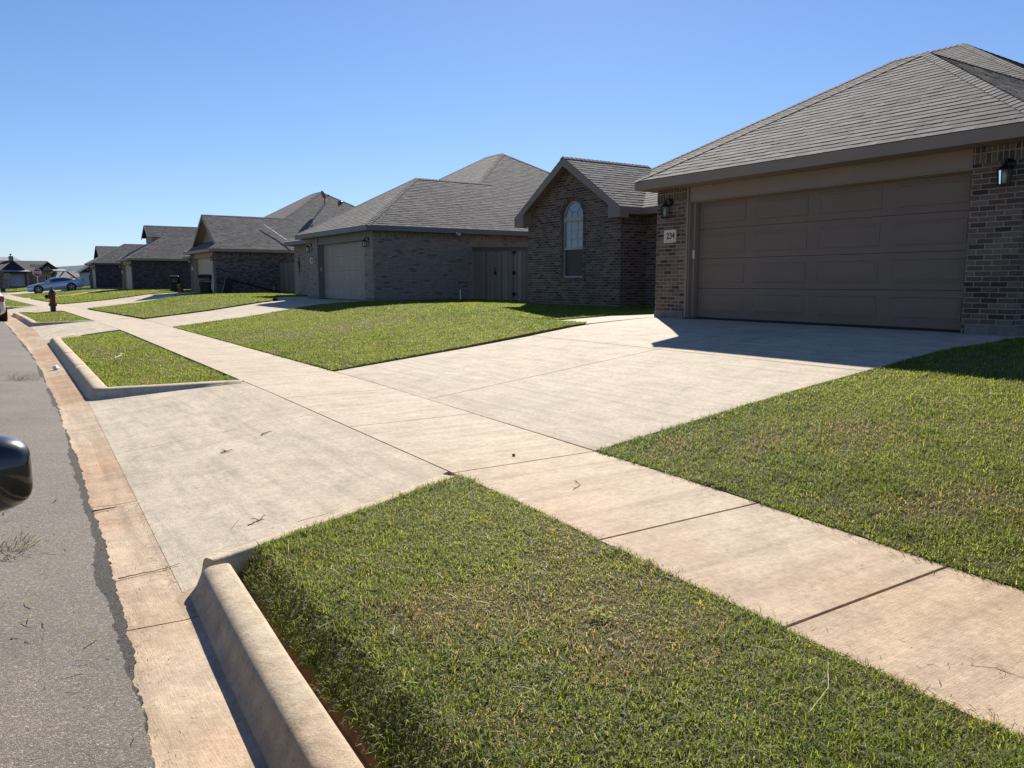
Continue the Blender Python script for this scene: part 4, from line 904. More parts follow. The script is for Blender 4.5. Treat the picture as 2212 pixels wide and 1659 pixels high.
# satellite dish and vent on the roof of house 3
zr3 = lambda y: 1.84 + (y - 46.0) * .583
dy, dx_ = 51.6, 19.0; bz = zr3(dy)
ds = empty('satellite_dish', (dx_, dy, bz)); tag(ds, 'small grey satellite dish on the roof of the third house', 'satellite dish')
MB().tube([(0, 0, -.02), (0, -.05, .45), (-.02, -.12, .62)], .022, 6).tube([(0, .25, .1), (0, -.03, .42)], .012, 5).build('mast', M['black'], ds)
mb = MB(); prof = [(0, .06), (.12, .05), (.24, .02), (.33, -.03), (.33, -.045), (.0, .04)]
o = MB().lathe(prof, (0, 0, 0), 20, 'x').build('reflector', M['trim_grey'], ds, smooth=True); o.location = (-.10, -.12, .66); o.rotation_euler = (0, R(-25), R(12)); o.scale = (.7, .62, .85)
MB().tube([(-.10, -.12, .42), (.22, -.10, .60)], .01, 5).box(.18, -.14, .56, .28, -.06, .66).build('receiver_arm', M['black'], ds)
mb = MB(); mb.lathe([(.10, -.25), (.10, .12), (.16, .14), (.17, .2), (.12, .26), (0, .28)], (20.3, 52.1, zr3(51.7) + .02), 14); mb.build('roof_vent', M['black'], h3, smooth=True)
mb = MB(); pts = [(14.0, 48.55, 1.84 + (48.55-46)*.583 + .12), (14.6, 47.4, 1.84 + (47.4-46)*.583 + .1), (15.1, 46.35, 1.84 + .36*.583 + .1)]; mb.tube(pts, .012, 6); mb.build('lit_edge_cable', M['white'], h3)  # white colour stands for the lit edge along this roof line

# ================================================================== houses 4 and 5
h4, d4 = house('brick_house', 'fourth house with dark bricks, tan garage door and a raised gable on its roof', m_b4, m_s4, 'trim_tan', 'door_tan', PAL_GREY,
               68.4, 75.4, 9.0, (11.6, 25, 68.4, 83.4), 69.5, 74.3, panels=(4, 4), plaque_txt=' ')
def raised_gable(h, x0, x1, ym, hw, zr, zb_, pal, trim):
    rb, cb = MB(), MB(); f1 = [(x1, ym - hw, zb_), (x0, ym - hw, zb_), (x0, ym, zr), (x1, ym, zr)]; f2 = [(x0, ym + hw, zb_), (x1, ym + hw, zb_), (x1, ym, zr), (x0, ym, zr)]
    roof_face(rb, f1, pal); roof_face(rb, f2, pal); caps(cb, (x0, ym, zr), (x1, ym, zr), fnormal(f1), fnormal(f2), pal)
    r_ = rb.build('upper_roof', M['shingle'], h); cb.build('ridge_cap', M['shingle'], r_)
    g = MB(); g.add([(x0 + .35, ym - hw + .1, zb_ - 1.3), (x0 + .35, ym + hw - .1, zb_ - 1.3), (x0 + .35, ym + hw - .1, zb_), (x0 + .35, ym, zr - .1), (x0 + .35, ym - hw + .1, zb_)], [(0, 4, 3, 2, 1)]); g.quad((x0 + .35, ym - hw + .1, zb_ - 1.3), (x1, ym - hw + .1, zb_ - 1.3), (x1, ym - hw + .1, zb_), (x0 + .35, ym - hw + .1, zb_)); g.build('gable_siding', M[trim], h)
    f = MB()
    for s_ in (-1, 1): f.beam((x0 - .01, ym + s_*hw, zb_ - .08), (x0 - .01, ym, zr - .09), .03, .17, up=(0, -s_ * (zr - zb_), hw))
    f.build('rake_board', M[trim], h)
raised_gable(h4, 11.2, 18, 74.2, 1.7, 4.78, 3.75, PAL_GREY, 'trim_tan')
h5, d5 = house('brick_house', 'fifth house with dark grey bricks behind the silver coupe', m_b4, m_s4, 'trim_grey', 'door_tan', PAL_GREY,
               86.7, 93.6, 8.2, (11.5, 24, 86.7, 100.4), 87.7, 92.5, panels=(4, 4), plaque_txt='')
raised_gable(h5, 9.7, 16, 97, 2.7, 3.85, 2.4, PAL_GREY, 'dark_roof')

# ================================================================== houses beyond the crossing street
mstone = brick('tan_stone', [(.34, .27, .19), (.28, .22, .15), (.38, .31, .23), (.23, .18, .13)], (.30, .26, .21), w_=.5, h_=.22, mort=.02)
M['navy'] = plain('dark_navy_siding', (.018, .024, .038), .8, scale=1)
M['pale_roof'] = plain('pale_metal_roof', (.34, .35, .34), .6); M['brown_roof'] = plain('brown_grey_roof', (.17, .15, .14), .9, scale=3)
pass
M['white_door'] = plain('white_garage_paint', (.55, .52, .58), .6, var=.03); M['white_siding'] = plain('white_siding', (.5, .52, .55), .7)
YF = 150.0
def FX(px): return YF * math.tan(math.radians(33.4) + math.atan((px - 1106) / 1704.4))
def FZ(y, px=60): return -(y - 608.5) / 1690 * (FX(px) * math.sin(R(33.4)) + YF * math.cos(R(33.4)))
def prism(mb, x0, x1, ya, yb, z0, zr, axis='x'):
    if axis == 'x':   # ridge along x
        ym = (ya + yb) / 2; mb.add([(x0, ya, z0), (x1, ya, z0), (x1, yb, z0), (x0, yb, z0), (x0, ym, zr), (x1, ym, zr)], [(3, 2, 1, 0), (0, 1, 5, 4), (2, 3, 4, 5), (1, 2, 5), (3, 0, 4)])
    else:
        xm = (x0 + x1) / 2; mb.add([(x0, ya, z0), (x1, ya, z0), (x1, yb, z0), (x0, yb, z0), (xm, ya, zr), (xm, yb, zr)], [(3, 2, 1, 0), (0, 1, 4), (1, 2, 5, 4), (2, 3, 5), (3, 0, 4, 5)])
    return mb
zgf = -1.1
hf = empty('stone_house', (0, 0, 0)); tag(hf, 'far tan stone house with dark gables and a white garage door across the crossing street', 'house', 'houses beyond the crossing street')
ze_f = FZ(586)
MB().box(FX(-120), YF, zgf - .2, FX(112), YF + 11, ze_f).build('wall', mstone, hf)
mb = MB(); x0, x1 = FX(-135), FX(131); zr = FZ(562.5)
mb.add([(x0, YF - .5, ze_f), (x1, YF - .5, ze_f), (x1, YF + 11.5, ze_f), (x0, YF + 11.5, ze_f), (x0, YF + 5.5, zr), (FX(109.6), YF + 5.5, zr)], [(3, 2, 1, 0), (0, 1, 5, 4), (2, 3, 4, 5), (1, 2, 5), (3, 0, 4)])
rf = mb.build('roof', M['dark_roof'], hf)
mb = MB(); cxa, cxb = FX(24), FX(34.5); mb.box(cxa, YF + 5, FZ(570), cxb, YF + 5.8, FZ(553)); mb.box(FX(28.2), YF + 5.3, FZ(553), FX(29.9), YF + 5.5, FZ(549)); mb.box(FX(26.5), YF + 5.2, FZ(550.5), FX(31.5), YF + 5.6, FZ(548)); mb.build('chimney', mstone, rf)
mb = prism(MB(), FX(5), FX(56), YF - 1.2, YF + 5, FZ(583.2), FZ(563.8), 'y'); mb.build('gable', M['navy'], hf)
mb = MB(); mb.add([(FX(4), YF - 1.9, FZ(587)), (FX(68), YF - 1.9, FZ(587)), (FX(62), YF - 1.0, FZ(583.4)), (FX(4), YF - 1.0, FZ(583.4)), (FX(4), YF - 1.9, FZ(587.6)), (FX(68), YF - 1.9, FZ(587.6))], [(0, 1, 2, 3), (4, 5, 1, 0)]); mb.build('porch_roof', M['pale_roof'], hf)
MB().box(FX(11), YF - 1.7, FZ(591.2), FX(57), YF - .2, FZ(587.7)).build('beam', M['navy'], hf)
MB().box(FX(16.5), YF - .08, FZ(618), FX(54), YF - .02, FZ(591.5)).build('garage_door', M['white_door'], hf)
for a_, b_ in ((6, 16), (57.5, 64)): MB().box(FX(a_), YF - 1.2, zgf - .2, FX(b_), YF - .01, FZ(588)).build('pier', mstone, hf)
MB().box(FX(54.5), YF - .6, zgf, FX(57), YF - .1, FZ(589)).build('post', M['rust_wood'], hf)
mb = MB(); prism(mb, FX(78), FX(133), YF - 1.0, YF + 6, FZ(585), FZ(566), 'y').build('gable', M['navy'], hf)
mb = MB(); mb.beam((FX(94), YF - 1.1, FZ(586)), (FX(104), YF - 1.1, FZ(577)), .2, .3); mb.beam((FX(104), YF - 1.1, FZ(577)), (FX(114), YF - 1.1, FZ(586)), .2, .3); mb.beam((FX(97), YF - 1.1, FZ(584)), (FX(111), YF - 1.1, FZ(584)), .2, .2); mb.build('truss', M['trim_tan'], hf)
MB().box(FX(98), YF - .06, FZ(606), FX(104), YF - .015, FZ(594)).build('window', M['white'], hf); MB().box(FX(99), YF - .10, FZ(605), FX(103), YF - .07, FZ(595)).build('pane', M['darkroom'], hf)
mb = MB(); mb.add([(FX(115), YF - 3.4, FZ(585.6, 130)), (FX(143), YF - 3.4, FZ(585.6, 130)), (FX(140), YF - .8, FZ(582, 130)), (FX(112), YF - .8, FZ(582, 130))], [(0, 1, 2, 3)]); mb.box(FX(115), YF - 3.4, FZ(587, 130), FX(143), YF - .8, FZ(585.8, 130)); mb.build('porch_roof', M['pale_roof'], hf)
mb = MB(); mb.beam((FX(135), YF - 3, FZ(587)), (FX(135), YF - 3, zgf), .25, .25); mb.beam((FX(137), YF - 3, FZ(587)), (FX(126.5), YF - 3, FZ(598)), .2, .2); mb.build('post', M['trim_tan'], hf)
mb = MB(); mb.beam((FX(143), YF - 2.5, FZ(587)), (FX(160), YF - 2.5, FZ(600)), .22, .22); mb.build('brace', M['navy'], hf)
hg = empty('grey_roof_house', (0, 0, 0)); tag(hg, 'far house with pale grey roof seen over the silver coupe', 'house', 'houses beyond the crossing street')
mb = MB(); Yg = YF + 14; k_ = Yg / YF; mb.add([(FX(121)*k_, Yg, FZ(599)*k_), (FX(181)*k_, Yg, FZ(599)*k_), (FX(172)*k_, Yg + 5, FZ(585)*k_), (FX(132)*k_, Yg + 5, FZ(585)*k_), (FX(121)*k_, Yg + 10, FZ(599)*k_), (FX(181)*k_, Yg + 10, FZ(599)*k_)], [(0, 1, 2, 3), (1, 5, 2), (5, 4, 3, 2), (4, 0, 3)]); mb.build('roof', M['brown_roof'], hg)
MB().box(FX(124)*k_, Yg + .5, zgf - .2, FX(178)*k_, Yg + 9.5, FZ(599)*k_).build('wall', plain('red_brown_wall', (.12, .07, .055), .9), hg)
hw_ = empty('white_gabled_house', (0, 0, 0)); tag(hw_, 'far white walled house with a steep dark gable between coupe and fifth house', 'house', 'houses beyond the crossing street')
Yw = 138.; k_ = Yw / YF
MB().box(FX(183)*k_, Yw, zgf - .2, FX(225)*k_, Yw + 8, FZ(584)*k_).build('wall', M['white_siding'], hw_)
mb = MB(); mb.add([(FX(172)*k_, Yw - .6, FZ(588)*k_), (FX(203)*k_, Yw - .6, FZ(570)*k_), (FX(235)*k_, Yw - .6, FZ(588)*k_), (FX(235)*k_, Yw + 8, FZ(588)*k_), (FX(203)*k_, Yw + 8, FZ(570)*k_), (FX(172)*k_, Yw + 8, FZ(588)*k_)], [(0, 1, 4, 5), (1, 2, 3, 4), (0, 2, 1)]); mb.build('roof', M['navy'], hw_)
MB().box(FX(193)*k_, Yw - .05, FZ(606)*k_, FX(197.5)*k_, Yw - .01, FZ(592.5)*k_).build('window', M['darkroom'], hw_)
hl = empty('low_house', (0, 0, 0)); tag(hl, 'pale grey roofed house behind the chimney at far left', 'house', 'houses beyond the crossing street')
Yl = 172.; k_ = Yl / YF
MB().box(FX(-60)*k_, Yl, -1.3, FX(50)*k_, Yl + 9, FZ(570)*k_).build('wall', mstone, hl)
mb = MB(); mb.add([(FX(-70)*k_, Yl - .5, FZ(572)*k_), (FX(66)*k_, Yl - .5, FZ(572)*k_), (FX(36)*k_, Yl + 5, FZ(555.3)*k_), (FX(-50)*k_, Yl + 5, FZ(555.3)*k_), (FX(-70)*k_, Yl + 10, FZ(572)*k_), (FX(66)*k_, Yl + 10, FZ(572)*k_)], [(0, 1, 2, 3), (1, 5, 2), (5, 4, 3, 2), (4, 0, 3)]); mb.build('roof', M['pale_roof'], hl)
# hills
t = NT('hazy_hill_scrub'); oo = t.obj(); M['hill'] = t.done(t.ramp(t.noise(.02, oo, 8, .7), [(.35, (.075, .12, .15)), (.6, (.11, .16, .19)), (.75, (.14, .18, .19))]), .95, spec=.05)  # bluish tint stands for distance haze, mixed into the scrub colour
def hills(dist, a0, a1, hh, seed, m):
    mb = MB(); n = 90; vs = []
    for k in range(n + 1):
        az = R(lerp(a0, a1, k / n)); hz = hh * (.72 + .16*math.sin(k*.21 + seed) + .08*math.sin(k*.53 + seed*2) + .04*math.sin(k*1.3)) * min(1, k / 6 + .2, (n - k) / 6 + .2)
        for rr, z in ((0, -6), (250, hz * .45), (520, hz * .93), (600, hz), (900, hz * .5)): vs.append(((dist + rr)*math.sin(az), (dist + rr)*math.cos(az), z))
    mb.add(vs, [(k*5+i, (k+1)*5+i, (k+1)*5+i+1, k*5+i+1) for k in range(n) for i in range(4)]); struct(mb, 'hills', m, smooth=True)
hills(1900, -30, 75, 55, 1.0, M['hill'])
t = NT('treeline'); oo = t.obj(); M['tree_mass'] = t.done(t.ramp(t.noise(.3, oo, 8, .7), [(.35, (.03, .05, .02)), (.7, (.08, .10, .045))]), .95, spec=.05)
mb = MB(); vs = []; n = 500
for k in range(n + 1):
    az = R(lerp(-25, 70, k / n)); hz = 4.2 + .5*math.sin(k*2.7) + random.uniform(-.6, .6)
    for rr, z in ((0, -2), (2, hz), (9, hz*.9), (12, -2)): vs.append(((420 + rr)*math.sin(az), (420 + rr)*math.cos(az), z))
mb.add(vs, [(k*4+i, (k+1)*4+i, (k+1)*4+i+1, k*4+i+1) for k in range(n) for i in range(3)]); o = mb.build('tree_belt', M['tree_mass']); tag(o, 'far green belt of trees below the hills', 'trees', kind='stuff')

# ================================================================== signs
sg = empty('stop_sign', (0, 0, 0)); tag(sg, 'red stop sign with a green street name blade on a thin white post', 'stop sign')
Ys = 101.; sx_ = Ys * math.tan(R(33.4) + math.atan((81.6 - 1106) / 1704.4)); Ds = sx_*math.sin(R(33.4)) + Ys*math.cos(R(33.4)); sz = -(589.2 - 608.5) / 1690 * Ds
sg.location = (sx_, Ys, sz); sg.rotation_euler = (0, 0, R(-10))
M['sign_red'] = plain('sign_red', (.42, .02, .035), .45, var=.05); M['sign_green'] = plain('sign_green', (.02, .22, .12), .45, var=.05); M['sign_back'] = plain('sign_back', (.32, .25, .19), .6)
def octa(r, y0, y1):
    mb = MB(); ring = [(r*math.cos(R(22.5 + 45*k)), r*math.sin(R(22.5 + 45*k))) for k in range(8)]
    return mb.add([(a_, y0, b_) for a_, b_ in ring] + [(a_, y1, b_) for a_, b_ in ring], [tuple(range(8)), tuple(range(8, 16))[::-1]] + [(k, 8 + k, 8 + (k+1) % 8, (k+1) % 8) for k in range(8)])
MB().tube([(0, .02, -sz + zf(sx_, Ys) - .2 if False else -2.35 - .2), (0, .02, .75)], .032, 8).build('post', M['white'], sg)
octa(.44, -.012, 0).build('border', M['white'], sg); octa(.405, -.018, -.013).build('face', M['sign_red'], sg)
text_mesh('STOP', .36, (0, -.022, 0), (R(90), 0, 0), M['white'], sg, 'lettering', .002, bold=.012)
bl = MB().box(-.62, -.01, .60, .62, .01, .86).build('name_blade', M['sign_green'], sg); 
mb = MB(); x = -.52
while x < .5: w_ = random.uniform(.05, .08); mb.box(x, -.014, .68, x + w_, -.011, .79); x += w_ + .03
mb.build('lettering', M['white'], sg)
MB().box(-.14, .0, .42, .14, .02, .58).build('name_blade', M['sign_green'], sg)
# its neighbour seen from behind
sb_ = empty('stop_sign', (0, 0, 0)); tag(sb_, 'tan backed road sign seen from behind in front of the white garage door', 'road sign')
Yb = 128.; bx2 = Yb * math.tan(R(33.4) + math.atan((17.5 - 1106) / 1704.4)); sb_.location = (bx2, Yb, -(596.7 - 608.5) / 1690 * Yb * .85)
MB().tube([(0, 0, -2.1), (0, 0, .3)], .035, 8).build('post', M['trim_grey'], sb_); octa(.42, -.0, .012).build('plate', M['sign_back'], sb_)

# ================================================================== fire hydrant
hy = empty('fire_hydrant', (2.05, 37.7, -1.215)); tag(hy, 'red fire hydrant with black bonnet, black cap and black lower barrel on the grass strip', 'fire hydrant')
M['hyd_red'] = plain('hydrant_red', (.15, .012, .016), .5, var=.2, scale=12); M['hyd_black'] = plain('hydrant_black', (.012, .02, .018), .35, var=.2)
MB().lathe([(.105, -.15), (.105, .24), (0, .24)], n=20).build('lower_barrel', M['hyd_black'], hy, smooth=False)
mb = MB(); mb.lathe([(0, .235), (.155, .235), (.155, .262), (.12, .27), (.12, .285), (.155, .292), (.155, .318), (.112, .325), (.108, .50), (.118, .62), (.118, .70), (.0, .70)], n=20)
mb.tube([(-.09, 0, .60), (-.20, 0, .60)], [.085, .07], 12)
for k in range(8): t = 2*math.pi*k/8; mb.lathe([(.016, .21), (.016, .335), (0, .335)], (.137*math.cos(t), .137*math.sin(t), 0), 6)
mb.build('barrel', M['hyd_red'], hy)
mb = MB(); mb.lathe([(0, .70), (.15, .70), (.15, .725), (.115, .74), (.112, .78), (.10, .84), (.07, .89), (.045, .905), (.045, .94), (.028, .95), (.024, 1.0), (0, 1.005)], n=20)
for k in range(8): t = 2*math.pi*k/8 + .2; mb.lathe([(.014, .69), (.014, .75), (0, .75)], (.133*math.cos(t), .133*math.sin(t), 0), 6)
mb.build('bonnet', M['hyd_black'], hy)
MB().lathe([(0, -.285), (.028, -.285), (.028, -.262), (.082, -.255), (.088, -.24), (.088, -.19), (0, -.19)], (0, 0, .60), 12, 'x').build('nozzle_cap', M['hyd_black'], hy)
MB().lathe([(0, -.225), (.05, -.22), (.055, -.17), (.05, -.10), (0, -.10)], (0, 0, .60), 10, 'y').build('nozzle_cap', M['hyd_black'], hy)

# ================================================================== bins, pot, hoop
def bin_(loc, rz, label, lines):
    b = empty('wheeled_bin', loc, rz); tag(b, label, 'bin', 'black wheeled bins by the houses')
    def rr(w_, d_, z, ox=0): return [(ox + sx*(w_/2 - c), sy*(d_/2 - e), z) for sx, sy, c, e in ((-1,-1,0,.06),(-1,-1,.06,0),(1,-1,.06,0),(1,-1,0,.06),(1,1,0,.06),(1,1,.06,0),(-1,1,.06,0),(-1,1,0,.06))]
    mb = MB(); mb.loft([rr(.50, .52, .04), rr(.62, .68, .86, 0), rr(.66, .72, .87), rr(.66, .72, .95)]); mb.build('body', M['blackplastic'], b, bevel=.01)
    mb = MB(); mb.loft([rr(.69, .78, .952), rr(.69, .80, .98), rr(.62, .70, 1.04), rr(.4, .5, 1.065)]); mb.tube([(-.22, .43, .96), (.22, .43, .96)], .02, 8); mb.build('lid', M['blackplastic'], b)
    for s_ in (-1, 1): MB().lathe([(0, -.03), (.10, -.03), (.115, -.015), (.115, .015), (.10, .03), (0, .03)], (s_*.29, .25, .115), 16, 'x').build('wheel', M['black'], b)
    for k, l in enumerate(lines): text_mesh(l, .088, (0, -.352 - .0 + k*.006, .80 - k*.11), (R(86), 0, 0), M['plaque'], b, 'lettering', .004)
bin_((9.75, 45.3, zf(9.75, 45.3)), R(-20), 'black bin with white lettering beside the tan garage door of the third house', ['PROPERTY OF', 'CITY OF ABILENE'])
bin_((10.35, 57.2, zf(10.35, 57)), R(-15), 'black bin in the dark shade in front of the fourth house wall', ['CITY OF', 'ABILENE'])
pt = empty('flower_pot', (10.05, 53.75, zf(10, 53.7))); tag(pt, 'small terracotta flower pot on the ground past the third house pier', 'flower pot')
MB().lathe([(0, 0), (.13, 0), (.19, .30), (.21, .30), (.21, .36), (.18, .36), (.17, .30), (0, .30)], n=18).build('pot', plain('terracotta', (.25, .085, .05), .85), pt)
mb = MB()
for k in range(60):
    t = random.uniform(0, 6.28); l = random.uniform(.1, .26); p = Vector((.1*math.cos(t), .1*math.sin(t), .3)); q = p + Vector((math.cos(t)*l*.6, math.sin(t)*l*.6, l)); s_ = Vector((-math.sin(t), math.cos(t), 0))*.018; mb.quad(p - s_, p + s_, q + s_*.3, q - s_*.3, (.04, .06, .02))
mb.build('plant', M['grass'], pt)
hp = empty('basketball_hoop', (11.0, 45.35, zf(11, 45.3))); tag(hp, 'toppled black basketball hoop with its base standing up against the third house', 'basketball hoop')
mb = MB(); b0 = [(-.38, -.1, 0), (.10, -.1, 0), (.22, -.1, .78), (.02, -.1, .92), (-.16, -.1, .80)]; mb.add(b0 + [(x, .1, z) for x, _, z in b0], [(0, 1, 2, 3, 4), (9, 8, 7, 6, 5)] + [(k, 5 + k, 5 + (k+1) % 5, (k+1) % 5) for k in range(5)]); mb.build('base', M['blackplastic'], hp, bevel=.02)
mb = MB(); mb.tube([(.12, 0, .78), (1.4, -.05, .42), (2.75, -.1, .05)], .045, 8); mb.tube([(.15, 0, .45), (.55, 0, .66)], .02, 6); mb.build('pole', M['black'], hp)
MB().box(2.6, -.5, .0, 2.66, .45, .55).build('backboard', M['blackplastic'], hp).rotation_euler = (0, R(8), 0)

# ================================================================== vehicles
def carpaint(name, col, rough=.25, metal=.3):
    t = NT(name); m = t.done(col, rough, spec=.5, metal=metal); t.b.inputs['Coat Weight'].default_value = .8; t.b.inputs['Coat Roughness'].default_value = .04; return m
M['silver'] = carpaint('silver_blue_paint', (.50, .56, .64)); M['whitecar'] = carpaint('white_car_paint', (.72, .72, .72), metal=0); M['darkcar'] = carpaint('black_car_paint', (.012, .014, .02), .3, 0)
M['tyre'] = plain('tyre_rubber', (.015, .015, .016), .8); M['alloy'] = plain('alloy_rim', (.38, .38, .40), .3, metal=.8, var=.03); M['tail'] = plain('tail_lamp', (.35, .01, .015), .15, spec=.8); M['lampglass'] = plain('headlamp', (.16, .17, .18), .1, spec=1)
def car(kind, label, cat, paint, body, cab, wb_, wr, loc, rz, pitch=0, win=(.62, -1.55), parts=True):
    """local frame: +x nose, y lateral, z up. body rows: x, halfwidth, z_bottom, z_belt, z_top; cab rows: x, z_top, hw_base, hw_top, z_base"""
    c = empty(kind, loc, rz); c.rotation_euler = (0, pitch, rz); tag(c, label, cat)
    mb = MB(); rings = []
    for x, hw, zb, zbelt, zt in body:
        half = [(0, zb), (hw*.82, zb), (hw*.97, zb + .10), (hw, lerp(zb, zbelt, .45)), (hw*.985, lerp(zb, zbelt, .75)), (hw*.95, zbelt - .02), (hw*.84, lerp(zbelt, zt, .75)), (hw*.5, zt), (0, zt + .01)]
        rings.append([(x, y, z) for y, z in half] + [(x, -y, z) for y, z in half[-2:0:-1]])
    o = mb.loft(rings).build('body', paint, c, smooth=True)
    def cabpt(x, t):
        i = [r_[0] for r_ in cab][::-1]; f = lambda k: float(np.interp(x, i, [r_[k] for r_ in cab][::-1]))
        hb, ht, zb, zt = f(2), f(3), f(4), f(1) - .05; return hb + (ht - hb)*t, zb + (zt - zb)*t
    mb = MB(); rings = []
    for x, zt, hb, ht, zb in cab:
        half = [(0, zb - .05), (hb, zb - .05), (hb, zb), (lerp(hb, ht, .5), lerp(zb, zt - .05, .5)), (ht, zt - .05), (ht*.8, zt - .01), (0, zt)]
        rings.append([(x, y, z) for y, z in half] + [(x, -y, z) for y, z in half[-2:0:-1]])
    mb.loft(rings).build('cabin', paint, c, smooth=True)
    for s_ in (-1, 1):
        mb = MB(); n = 14; xs_ = [lerp(win[0], win[1], k / n) for k in range(n + 1)]; vs = []
        for x in xs_:
            zt_here = cabpt(x, 1)[1]; zb_here = cabpt(x, 0)[1]; f = min(1, max(0.02, (zt_here - zb_here - .02) / .30)); 
            for t in (.06, .45, .86 * 1): y, z = cabpt(x, t if f > .3 else .06 + (t - .06)*f); vs.append((x, s_*(y + .008), z))
        mb.add(vs, [(k*3+i, (k+1)*3+i, (k+1)*3+i+1, k*3+i+1) for k in range(n) for i in range(2)]); mb.build('side_window', M['carglass'], c)
    # windscreen and rear window
    for nm, (ia, ib) in (('windscreen', (0, 1)), ('rear_window', (len(cab)-2, len(cab)-1))):
        A, B = cab[ia], cab[ib]; d = .012
        f = lambda r_, t: r_
        p = []
        for u in (.1, .9):
            x = lerp(A[0], B[0], u); zt = lerp(A[1], B[1], u); hw = lerp(A[3], B[3], u)*.86; p += [(x + (d if nm == 'windscreen' else -d), -hw, zt + d), (x + (d if nm == 'windscreen' else -d), hw, zt + d)]
        MB().add([p[0], p[1], p[3], p[2]], [(0, 1, 2, 3)]).build(nm, M['carglass'], c)
    # wheels
    hwid = max(r_[1] for r_ in body)
    for wx_ in wb_:
        for s_ in (-1, 1):
            mb = MB(); mb.lathe([(0, s_*(hwid - .25)), (wr + .055, s_*(hwid - .25)), (wr + .055, s_*(hwid + .004)), (0, s_*(hwid + .004))], (wx_, 0, wr + .02), 24, 'y'); mb.build('wheel_arch', M['tyre'], c)
            mb = MB(); mb.lathe([(wr*.62, s_*(hwid - .2)), (wr*.97, s_*(hwid - .2)), (wr, s_*(hwid - .17)), (wr, s_*(hwid - .0)), (wr*.95, s_*(hwid + .018)), (wr*.72, s_*(hwid + .02)), (wr*.70, s_*(hwid + .0))], (wx_, 0, wr), 28, 'y')
            wl = mb.build('wheel', M['tyre'], c, smooth=True)
            mb = MB(); mb.lathe([(wr*.70, s_*(hwid + .012)), (wr*.72, s_*(hwid + .024)), (wr*.67, s_*(hwid + .024)), (wr*.64, s_*(hwid + .008))], (wx_, 0, wr), 28, 'y'); mb.lathe([(0, s_*(hwid + .022)), (wr*.14, s_*(hwid + .02)), (wr*.15, s_*(hwid + .004))], (wx_, 0, wr), 10, 'y')
            for k in range(5):
                t = 2*math.pi*k/5 + .3; a_ = (wx_ + math.cos(t)*wr*.1, s_*(hwid + .014), wr + math.sin(t)*wr*.1); b_ = (wx_ + math.cos(t)*wr*.68, s_*(hwid + .014), wr + math.sin(t)*wr*.68); mb.beam(a_, b_, .07, .02, up=(0, 1, 0))
            mb.build('rim', M['alloy'], wl)
    return c, cabpt
coupe_body = [(2.39, .55, .34, .52, .58), (2.33, .78, .24, .60, .68), (2.15, .88, .20, .68, .76), (1.7, .93, .20, .76, .86), (1.2, .945, .20, .82, .93), (.75, .945, .20, .86, .97), (0, .94, .20, .88, .96), (-.7, .94, .20, .91, .98), (-1.2, .955, .20, .95, 1.02), (-1.7, .95, .22, .97, 1.07), (-2.15, .92, .26, .96, 1.09), (-2.33, .86, .32, .92, 1.08), (-2.39, .70, .40, .86, .98)]
coupe_cab = [(1.02, .94, .80, .66, .90), (.22, 1.33, .83, .56, .90), (-.25, 1.375, .84, .55, .92), (-.8, 1.35, .84, .54, .94), (-1.3, 1.23, .84, .52, .98), (-1.95, 1.08, .80, .50, 1.02)]
cc, cp = car('silver_coupe', 'silver blue two door coupe parked nose towards the street on the fifth driveway', 'car', M['silver'], coupe_body, coupe_cab, (1.47, -1.25), .35, (5.08, 86.4, -.955), R(180), R(5.2), (.70, -1.45))
for s_ in (-1, 1):
    MB().box(2.12, s_*.62, .62, 2.36, s_*.84, .70).build('headlight', M['lampglass'], cc, bevel=.02); MB().box(-2.38, s_*.5, .84, -2.30, s_*.88, .96).build('tail_light', M['tail'], cc)
    mb = MB(); mb.loft([[(x, s_*(.86 + k*.07), 1.0 + z) for x, z in ((.50, 0), (.66, .02), (.68, .09), (.52, .12))] for k in range(3)]); mb.build('side_mirror', M['silver'], cc, bevel=.015)
MB().box(-2.42, -.70, 1.10, -2.18, .70, 1.125).build('spoiler', M['silver'], cc); MB().box(2.25, -.6, .25, 2.385, .6, .42).build('grille', M['black'], cc)
sedan_body = [(2.42, .60, .34, .56, .62), (2.35, .80, .24, .64, .72), (2.1, .89, .2, .72, .82), (1.5, .92, .2, .84, .93), (.95, .925, .2, .88, 1.0), (0, .925, .2, .90, 1.0), (-.9, .925, .2, .92, 1.0), (-1.5, .92, .2, .95, 1.04), (-2.0, .90, .24, .95, 1.07), (-2.32, .84, .30, .90, 1.05), (-2.42, .68, .38, .82, .95)]
sedan_cab = [(1.25, .98, .82, .70, .92), (.45, 1.40, .84, .60, .92), (-.1, 1.46, .84, .60, .93), (-.8, 1.42, .84, .58, .95), (-1.25, 1.30, .83, .56, .98), (-1.85, 1.08, .80, .55, 1.02)]
ws, _ = car('white_sedan', 'white sedan parked against the kerb, cut off at the left edge', 'car', M['whitecar'], sedan_body, sedan_cab, (1.42, -1.4), .33, (-.60, 35.2, -1.42), R(91.5), 0, (.85, -1.5))
for s_ in (-1, 1):
    MB().box(-2.40, s_*.50, .72, -2.22, s_*.86, .92).build('tail_light', M['tail'], ws, bevel=.03); MB().box(2.15, s_*.6, .62, 2.38, s_*.86, .74).build('headlight', M['lampglass'], ws)
    mb = MB(); mb.loft([[(x, s_*(.88 + k*.08), 1.02 + z) for x, z in ((.68, 0), (.86, .02), (.88, .12), (.70, .16))] for k in range(3)]); mb.build('side_mirror', M['blackplastic'], ws, bevel=.02)
MB().box(-2.46, -.72, .34, -2.36, .72, .48).build('bumper_insert', M['blackplastic'], ws)
